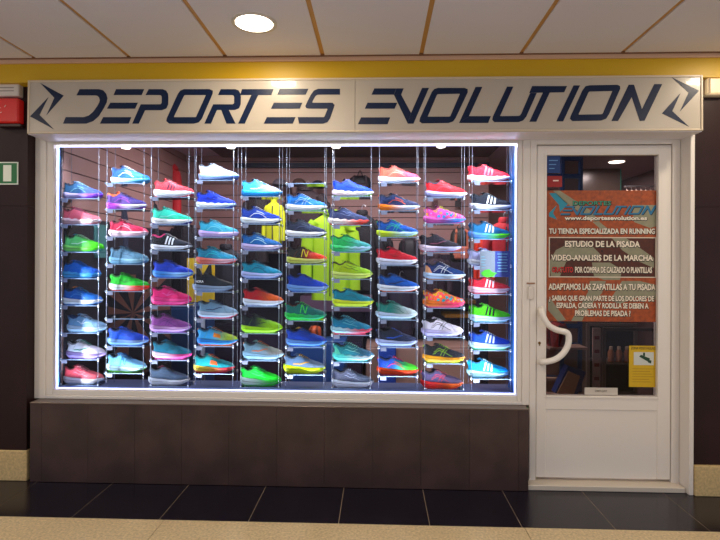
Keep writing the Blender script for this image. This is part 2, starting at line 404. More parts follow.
# ------------------------------------------------------------------ corridor lights
def area(name, loc, size, power, color, rot=(0, 0, 0), sizey=None, parent=None, spread=PI):
    l = bpy.data.lights.new(name, 'AREA'); l.energy = power; l.color = color; l.size = size; l.spread = spread
    if sizey: l.shape = 'RECTANGLE'; l.size_y = sizey
    o = bpy.data.objects.new(name, l); COL.objects.link(o); o.location = loc; o.rotation_euler = rot
    return o
def disk(name, loc, r, power, color, parent=None, spread=PI):
    o = area(name, loc, r * 2, power, color, spread=spread); o.data.shape = 'DISK'
    return o
p0 = P(254, 21, -.54)
LX = [-.655 - 2.82, -.655, -.655 + 2.82]
names = ['recessed white ceiling downlight above the left of the window, outermost left', 'round recessed white ceiling downlight glowing above the shop sign', 'recessed ceiling downlight above the door, out to the right']
for i, x in enumerate(LX):
    t = thing('ceiling_downlight', names[i], 'light', (x, -.54, CZ - .006), 'ceiling downlights of the corridor')
    obj('rim', MB().lathe((x, -.54, CZ), [(.118, 0), (.118, -.006), (.108, -.009), (.098, -.006), (.096, 0)], 40), mat('d8cfc4', .35), t, True)
    obj('diffuser', MB().lathe((x, -.54, CZ), [(.0965, 0), (.0965, -.005), (.09, -.007), (.001, -.007)], 40), mat('fff4e0', .5, emit=12), t, True)
    disk('downlight_glow', (x, -.54, CZ - .012), .09, 8, (1, .84, .62))
for x in (-3.2, -.4, 2.4):  # unseen row without fittings, added as front fill for the shop front
    disk('corridor_fill', (x, -1.8, CZ - .012), .09, 15, (1, .84, .66))
# ------------------------------------------------------------------ emergency lights, exit sign on the columns
x0, z1 = XZ(-4, 82, -.05); x1, z0 = XZ(18.5, 96, -.05)
t = thing('emergency_light', 'white emergency light box at the top of the left column above the red box', 'emergency light', ((x0 + x1) / 2, 0, z0))
obj('case', MB().box(x0, x1, -.05, 0, z0, z1, .006), mat('cfc6bd', .45), t)
obj('vent_slots', MB().box(x0 + .02, x1 - .03, -.0515, -.05, z0 + .03, z0 + .036).box(x0 + .02, x1 - .03, -.0515, -.05, z0 + .05, z0 + .056), mat('8f867e', .5), t)
x0, z1 = XZ(-4, 98, -.06); x1, z0 = XZ(18, 122.5, -.06)
t = thing('alarm_siren', 'red fire alarm box with white marks on the left column', 'fire alarm', ((x0 + x1) / 2, 0, z0 - .02))
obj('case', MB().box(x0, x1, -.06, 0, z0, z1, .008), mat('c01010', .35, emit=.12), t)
obj('base', MB().box(x0 - .005, x1 + .005, -.045, 0, z0 - .022, z0 - .001, .004), mat('2a0c10', .4), t)
a = XZ(3, 107, -.061); 
mk = MB().tube([Vector((a[0] - .02 + .016 * math.cos(k), -.0615, a[1] - .02 + .016 * math.sin(k))) for k in [i * PI / 8 for i in range(3, 15)]], .0025, 6)
mk.tube([(a[0] + .01, -.0615, a[1]), (a[0] + .018, -.0615, a[1] + .012)], .0025, 6)
obj('marking', mk, mat('f0c8c0', .5), t)
x0, z1 = XZ(-4, 162, -.006); x1, z0 = XZ(17.8, 184.5, -.006)
t = thing('exit_sign', 'green and white emergency exit sign fixed to the left column', 'sign', ((x0 + x1) / 2, 0, z0))
obj('board', MB().box(x0, x1, -.006, 0, z0, z1), mat('dfe6d8', .5), t)
obj('green_field', MB().box(x0 + .006, x1 - .006, -.0068, -.0061, z0 + .007, z1 - .007), mat('0b6a34', .5), t)
obj('door_symbol', MB().box(x1 - .095, x1 - .042, -.0076, -.0069, z0 + .02, z1 - .02), mat('e6ecdc', .5), t)
x0, z1 = XZ(706.5, 77, -.07); x1, z0 = XZ(728, 95, -.07)
t = thing('emergency_light', 'clear-covered emergency light at the top of the right column', 'emergency light', ((x0 + x1) / 2, -.02, z0))
obj('base', MB().box(x0, x1, -.04, -.02, z0, z1, .004), mat('b8a890', .5), t)
obj('cover', MB().box(x0 + .004, x1 - .004, -.075, -.0405, z0 + .006, z1 - .006, .008), mat('e8cfa4', .3, emit=.35), t)
obj('ridge', MB().box(x0 + .012, x0 + .02, -.079, -.0751, z0 + .01, z1 - .01), mat('9c8464', .4), t)
# ------------------------------------------------------------------ display box behind the glass
DFZ = P(290, 389.0, .2).z            # top of the display floor
bx = MB(); bx.box(xi - .03, xj + .03, .131, .42, DFZ - .03, DFZ)
struct('floor_display', bx, mat('5a6690', .3, spec=.5))
DB = mat('1460b4', .4)
struct('trim_9', MB().box(xi - .03, xi - .004, .131, .155, DFZ, zt_ + .03), DB)
struct('trim_10', MB().box(xj + .004, xj + .03, .131, .32, DFZ, zt_ + .03), DB)
t = thing('led_strip', 'glowing white LED strip running round the inside edge of the display window', 'led strip', ((xi + xj) / 2, .13, zbm))
LEDM = mat('c4c8ff', .4, emit=LED_E)
s_ = .0055; yl0, yl1 = .1185, .1285
obj('strip', MB().box(xi, xj, yl0, yl1, zt_ - s_, zt_), LEDM, t)
obj('strip', MB().box(xi, xj, yl0, yl1, zbm, zbm + s_), LEDM, t)
obj('strip', MB().box(xi, xi + s_, yl0, yl1, zbm + s_, zt_ - s_), LEDM, t)
obj('strip', MB().box(xj - s_, xj, yl0, yl1, zbm + s_, zt_ - s_), LEDM, t)
# the light those strips throw into the box
wl_ = xj - xi; hl_ = zt_ - zbm; cxw = (xi + xj) / 2; czw = (zt_ + zbm) / 2
LC = (.90, .94, 1)
# area lights look along their -Z; turn them into the box
def aim(o, d): o.rotation_euler = Vector(d).to_track_quat('-Z', 'Y').to_euler()
for zz, dz in ((zt_ - .012, -1), (zbm + .012, 1)):
    o = area('led_light', (cxw, .135, zz), wl_, LEDP * wl_ * (1.1 if dz < 0 else .9), LC, sizey=.012, spread=math.radians(110)); aim(o, (0, .30, dz))
for x, dx in ((xi + .012, 1), (xj - .012, -1)):
    o = area('led_light', (x, .135, czw), .012, LEDP * .62 * hl_, LC, sizey=hl_, spread=math.radians(75)); aim(o, (dx, .22, 0))
o = area('led_light', (cxw, .112, zt_ - .012), wl_, LEDP * .09 * wl_, (.84, .80, 1), sizey=.012); aim(o, (0, -1, .5))  # extra spill lamp, added facing outward to brighten sign underside and header
# small spotlights in the top of the box
sp_names = ['second', 'third', 'fourth', 'fifth']
for i, px in enumerate((126, 231, 336, 441)):
    p = P(px, 146.5, .16)
    lab = ['small spotlight in the display ceiling above the gap after the second shoe rack', 'small spotlight in the display ceiling above the fourth shoe rack', 'small spotlight in the display ceiling between sixth and seventh shoe racks', 'small spotlight in the display ceiling above the ninth shoe rack'][i]
    t = thing('display_spotlight', lab, 'spotlight', (p.x, .16, zt_ + .004), 'spotlights over the display')
    obj('housing', MB().lathe((p.x, .16, zt_ + .002), [(.034, .012), (.034, -.002), (.03, -.004)], 24), mat('d8dce4', .4), t, True)
    obj('lens', MB().lathe((p.x, .16, zt_ - .004), [(.028, .001), (.026, -.003), (.001, -.004)], 24), mat('fff6e6', .4, emit=SPOT_E), t, True)
    disk('spot_glow', (p.x, .17, zt_ - .014), .035, SPOTP, (1, .95, .88))
# ------------------------------------------------------------------ shoes
def keys(ks, t):
    if t <= ks[0][0]: return ks[0][1]
    for (a, va), (b, vb) in zip(ks[:-1], ks[1:]):
        if t <= b:
            u = (t - a) / (b - a); u = u * u * (3 - 2 * u); return va + (vb - va) * u
    return ks[-1][1]
L = .276
def ts(n, a=0., b=1.): return [a + (b - a) * (.5 - .5 * math.cos(PI * i / (n - 1))) * .6 + (b - a) * i / (n - 1) * .4 for i in range(n)]
class Last:
    def __init__(s, sole=1.0, up=1.0, wave=0, style='run'):
        s.sole = sole; s.up = up; s.wave = wave; s.style = style
    def hw(s, t):
        w = keys([(0, .031), (.12, .033), (.38, .033), (.7, .046), (.85, .043), (1, .034)], t)
        if t < .13: w *= math.sqrt(max(0, 1 - (1 - t / .13) ** 2.2)) * .93 + .07
        if t > .76: w *= (max(0, 1 - ((t - .76) / .24) ** 2.3)) ** .5 * .96 + .04
        return w
    def zb(s, t): return keys([(0, .020), (.05, .007), (.14, 0), (.62, 0), (.8, .003), (.93, .014), (1, .026)], t)
    def zt(s, t):
        z = keys([(0, .050), (.08, .049), (.3, .042), (.6, .036), (.85, .036), (.95, .038), (1, .036)], t)
        z = z if s.sole == 1 else z * (s.sole if t < .9 else 1 + (s.sole - 1) * .4)
        if s.wave: z += .0035 * math.sin(t * 34) * (1 if .1 < t < .9 else .2)
        return z
    def zr(s, t):
        z = keys([(0, .092), (.03, .110), (.07, .116), (.12, .108), (.19, .098), (.27, .102), (.335, .119), (.39, .119), (.52, .101), (.64, .084), (.8, .070), (.92, .059), (.98, .047), (1, .040)], t)
        b = s.zt(t); return b + (z - .04) * s.up if t < 0 else (z - .04) * s.up + .04 + (s.sole - 1) * .03
    def gap(s, t):
        g = keys([(0, 0), (.06, .014), (.13, .023), (.22, .026), (.32, .022), (.38, .016), (.58, .009), (.645, 0), (1, 0)], t)
        return min(g, s.wu(t) * .82)
    def wu(s, t): return s.hw(t) * .95
    def xs(s, t, v):
        lean = keys([(0, -.004), (.1, 0), (1, 0)], t) * v + (keys([(0, .010), (.12, .0), (1, 0)], t)) * math.sin(v * PI)
        return (t - .5) * L + lean
    def pt(s, t, v, sd, off=0.):
        def raw(t, v):
            z0 = s.zt(t) - .006; zr = s.zr(t); g = s.gap(t); w = s.wu(t)
            k = keys([(0, 1), (.36, .9), (.6, .4), (.7, 0), (1, 0)], t)
            a = v * PI / 2
            cy = (math.cos(a) ** (.55 + .1 * k)) if a < PI / 2 - 1e-6 else 0
            sz = math.sin(a) ** .95
            cy = cy * (1 - k) + (1 - v ** 2.2) * k
            sz = sz * (1 - k) + v * k
            return Vector((s.xs(t, v), sd * (g + (w - g) * cy), z0 + (zr - z0) * sz))
        p = raw(t, v)
        if off:
            e = .01
            a = raw(min(t + e, .999), v) - raw(max(t - e, .001), v); b = raw(t, min(v + e, .999)) - raw(t, max(v - e, .001))
            n = a.cross(b)
            if n.length > 1e-12:
                n.normalize()
                if n.y * sd < 0: n = -n
                p = p + n * off
        return p
def patch(mb, ls, c, sd, nu=5, nv=4, off=.0011):
    """c: four (t, v) corners, laid on the side of the upper"""
    rows = []
    for i in range(nu + 1):
        u = i / nu; r = []
        for j in range(nv + 1):
            w = j / nv
            t = (c[0][0] * (1 - u) + c[1][0] * u) * (1 - w) + (c[3][0] * (1 - u) + c[2][0] * u) * w
            v = (c[0][1] * (1 - u) + c[1][1] * u) * (1 - w) + (c[3][1] * (1 - u) + c[2][1] * u) * w
            r.append(ls.pt(t, v, sd, off))
        rows.append(r)
    mb.grid(rows)
def line_patch(mb, ls, pts, wd, sd):
    for (a, b) in zip(pts[:-1], pts[1:]):
        dx, dy = b[0] - a[0], (b[1] - a[1]) * .25
        n = math.hypot(dx, dy); ox, oy = -dy / n * wd, dx / n * wd * 4
        patch(mb, ls, [(a[0] - ox, a[1] - oy), (b[0] - ox, b[1] - oy), (b[0] + ox, b[1] + oy), (a[0] + ox, a[1] + oy)], sd, 3, 2)
LOGO = {
 'bars': lambda m, l, s: [patch(m, l, [(.36 + .085 * k, .12), (.40 + .085 * k, .12), (.455 + .07 * k, .80), (.415 + .07 * k, .80)], s) for k in range(3)],
 'cross': lambda m, l, s: [line_patch(m, l, q, .005, s) for q in ([(.40, .12), (.45, .45), (.53, .82)], [(.47, .12), (.51, .42), (.58, .78)], [(.22, .25), (.36, .50), (.50, .42), (.68, .14)], [(.24, .45), (.36, .66), (.50, .55)])],
 'N': lambda m, l, s: [line_patch(m, l, q, .010, s) for q in ([(.38, .15), (.42, .8)], [(.43, .8), (.50, .2)], [(.51, .2), (.55, .8)])],
 'wing': lambda m, l, s: [line_patch(m, l, q, .0055, s) for q in ([(.30, .55), (.42, .35), (.50, .40), (.60, .65)], [(.36, .68), (.46, .55), (.56, .75)], [(.50, .40), (.66, .30)])],
 'chev': lambda m, l, s: [line_patch(m, l, q, .008, s) for q in ([(.30, .5), (.42, .25), (.62, .55)], [(.42, .25), (.50, .7)])],
 'curve': lambda m, l, s: [line_patch(m, l, q, .006, s) for q in ([(.24, .22), (.34, .42), (.46, .46), (.56, .36), (.66, .16)], [(.40, .62), (.50, .60), (.60, .46)])],
 'swoop': lambda m, l, s: [line_patch(m, l, q, .010, s) for q in ([(.24, .3), (.4, .22), (.64, .6)],)],
 'band': lambda m, l, s: [patch(m, l, [(.42, .25), (.62, .25), (.60, .55), (.44, .6)], s)],
 'none': lambda m, l, s: None,
}
import colorsys
def dye(h, neutral=.86):
    r, g, b = [int(h[i:i + 2], 16) / 255 for i in (0, 2, 4)]
    hh, ss, vv = colorsys.rgb_to_hsv(r, g, b)
    ss2 = min(1, ss * 1.12 + (.05 if ss > .12 else 0)); vv2 = vv * ((.98 if vv > .8 else .6 if vv < .36 else neutral) if ss < .2 else (.70 if vv < .36 else .92))
    return '%02x%02x%02x' % tuple(int(round(255 * q)) for q in colorsys.hsv_to_rgb(hh, ss2, vv2))
def shade(h, k): return '%02x%02x%02x' % tuple(int(int(h[i:i + 2], 16) * k) for i in (0, 2, 4))
def build_shoe(name, label, loc, rz, A, B, M, M2, O, K, logo, flags, group):
    A, B, M, M2, O, K = [dye(q) for q in (A, B, M, M2, O, K)]
    f = flags.split()
    ls = Last(1.18 if 'thick' in f else (.88 if 'thin' in f else 1.), 1.05 if 'high' in f else (.94 if 'low' in f else 1.0), 'wave' in f)
    t = thing(name, label, 'shoe', loc, group, rz)
    pat = next((q[4:].split(',') for q in f if q.startswith('pat=')), None)
    um = gmat(A, B, .62, pat=pat)
    NS = 34; NV = 9
    m = MB(); T = ts(NS)
    for sd in (-1, 1):
        m.grid([[ls.pt(q, k / NV, sd) for k in range(NV + 1)] for q in T])
    obj('upper', m, um, t, True, True)
    # lining: the dark inside of the collar
    m = MB(); T2 = ts(14, .03, .62)
    for sd in (-1, 1):
        rows = []
        for q in T2:
            r = []
            for k in range(5):
                p = ls.pt(q, 1 - .8 * k / 4, sd); p.y -= sd * min(.003, abs(p.y) * .5) * (1 if k else .4); r.append(p)
            p = ls.pt(q, .18, sd); r.append(Vector((p.x, 0, p.z)))
            rows.append(r)
        m.grid(rows)
    lc = next((q[5:] for q in f if q.startswith('line=')), None) or '26262e'
    obj('lining', m, mat(lc, .8), t, True, True)
    # tongue
    rows = []
    for i in range(11):
        q = .29 + .345 * i / 10; g = ls.gap(q) + .003
        z = ls.zr(q) - .005 + (.020 * (1 - i / 3) if i < 3 else 0); x = (q - .5) * L - (.010 * (1 - i / 3) if i < 3 else 0)
        rows.append([Vector((x, g * c, z - abs(c) ** 2 * .003)) for c in (-1, -.5, 0, .5, 1)])
    m = MB(); m.grid(rows); m.grid([[p - Vector((.004, 0, .004)) for p in r] for r in rows[:4]])
    tc = next((q[4:] for q in f if q.startswith('ton=')), None)
    obj('tongue', m, mat(tc, .7) if tc else um, t, True, True)
    m = MB()
    for i in range(6):
        q = .385 + .045 * i; g = ls.gap(q) + .007; z = ls.zr(q)
        a = [Vector(((q - .5) * L + (.004 if k % 2 else -.001), g * c, z + .0015 - abs(c) * .0035)) for k, c in enumerate((-1, -.4, .4, 1))]
        m.tube(a, .0021, 5)
    kc = next((q[5:] for q in f if q.startswith('lace=')), None) or K
    obj('laces', m, mat(kc, .7), t, True, True)
    # padded collar band, eyestay and stitched seams
    m = MB()
    for sd in (-1, 1): patch(m, ls, [(.03, .84), (.36, .84), (.36, .995), (.03, .995)], sd, 14, 2, .0016)
    obj('collar', m, mat(lc if lc != '26262e' else shade(A, .55), .75), t, True, True)
    m = MB()
    for sd in (-1, 1): patch(m, ls, [(.37, .78), (.63, .86), (.63, .995), (.37, .995)], sd, 10, 2, .0013)
    obj('eyestay', m, mat(shade(A if 'pat' not in flags else K, .68), .5), t, True, True)
    m = MB()
    for sd in (-1, 1):
        line_patch(m, ls, [(.66, .95), (.70, .55), (.74, .28), (.80, .04)], .0028, sd)
        line_patch(m, ls, [(.19, .04), (.22, .40), (.28, .78)], .0026, sd)
        line_patch(m, ls, [(.02, .10), (.3, .06), (.6, .05), (.97, .10)], .0022, sd)
    obj('seam', m, mat(shade(B, .62), .6), t, True, True)
    # heel counter, eyestay and toe guard: overlays of their own colour
    hc = next((q[5:] for q in f if q.startswith('heel=')), None)
    if hc:
        m = MB()
        for sd in (-1, 1): patch(m, ls, [(.012, .02), (.20, .02), (.13, .55), (.012, .8)], sd, 7, 5)
        obj('heel_counter', m, mat(hc, .45), t, True, True)
    tg = next((q[4:] for q in f if q.startswith('toe=')), None)
    if tg:
        m = MB()
        for sd in (-1, 1): patch(m, ls, [(.80, .02), (.985, .02), (.985, .5), (.88, .30)], sd, 7, 4)
        obj('toe_guard', m, mat(tg, .45), t, True, True)
    if logo != 'none':
        for sd in (-1, 1):
            m = MB(); LOGO[logo](m, ls, sd); obj('side_logo', m, mat(K, .4), t, True, True)
    if 'text' in f:
        tm = text_mb('HOKA', -.112, -.058, .058, .074, 0, off=.02)
        v = []
        for p in tm.v:
            tt = p[0] / L + .5; q = ls.pt(tt, .3, -1); v.append((p[0], q.y - .003, p[2]))
        tm.v = v; obj('lettering', tm, mat('f0f0f4', .5), t, False, True)
    # pull tab
    m = MB(); q = ls.pt(.02, 1, -1); m.tube([(q.x + .001, 0, q.z - .012), (q.x - .004, 0, q.z + .002), (q.x + .001, 0, q.z + .005), (q.x + .006, 0, q.z - .006)], .0032, 6, .8)
    obj('pull_tab', m, mat(K, .6), t, True, True)
    # midsole
    ring = []
    for q in ts(34):
        w = ls.hw(q); zb = ls.zb(q) + .003; zt = ls.zt(q); x = (q - .5) * L; h = zt - zb
        b = 1.03 + .06 * keys([(0, 1), (.3, .3), (.6, .6), (1, .4)], q)
        xo = (-.006 if q < .5 else .004) * max(0, 1 - min(q, 1 - q) / .06)
        half = [(0, zb), (.80, zb), (.96, zb + h * .10), (b, zb + h * .40), (b * .985, zb + h * .72), (.99, zb + h * .95), (.93, zt), (0, zt - .002)]
        r = [Vector((x + xo * (1 if 1 < i < 6 else .4), w * c, z)) for i, (c, z) in enumerate(half)]
        r += [Vector((x + xo * (1 if 1 < 7 - i < 6 else .4), -w * c, z)) for i, (c, z) in enumerate(half[::-1][1:-1], 1)]
        ring.append(r)
    m = MB(); m.grid(ring, True); n = len(ring[0]); m.add(ring[0], [tuple(range(n))]); m.add(ring[-1], [tuple(range(n))])
    obj('midsole', m, gmat(M, M2, .45, x0=-.08, x1=.08, bump=0), t, True, True)
    m = MB()
    for sd in (-1, 1):
        rows = []
        for q in ts(20, .03, .96):
            zb = ls.zb(q) + .003; h = ls.zt(q) - zb; w = ls.hw(q) * (1.045 + .06 * keys([(0, 1), (.3, .3), (.6, .6), (1, .4)], q))
            x = (q - .5) * L; rows.append([Vector((x, sd * w, zb + h * .46)), Vector((x, sd * (w + .0004), zb + h * .54))])
        m.grid(rows)
    obj('midsole_groove', m, mat(shade(M, .62), .6), t, True, True)
    # outsole: thin rubber with grooves
    m = MB()
    segs = [(0.03, .20), (.215, .345), (.36, .48), (.495, .61), (.625, .74), (.755, .86), (.875, .975)]
    for a, b in segs:
        rr = []
        for i in range(5):
            q = a + (b - a) * i / 4; w = ls.hw(q) * .93; zb = ls.zb(q); x = (q - .5) * L
            rr.append([Vector((x, w, zb + .005)), Vector((x, w * .97, zb)), Vector((x, -w * .97, zb)), Vector((x, -w, zb + .005))])
        m.grid(rr, True); m.add(rr[0], [(0, 1, 2, 3)]); m.add(rr[-1], [(0, 1, 2, 3)])
    obj('outsole', m, mat(O, .6), t, False, True)
    return t
W_ = 'f4f6fa'
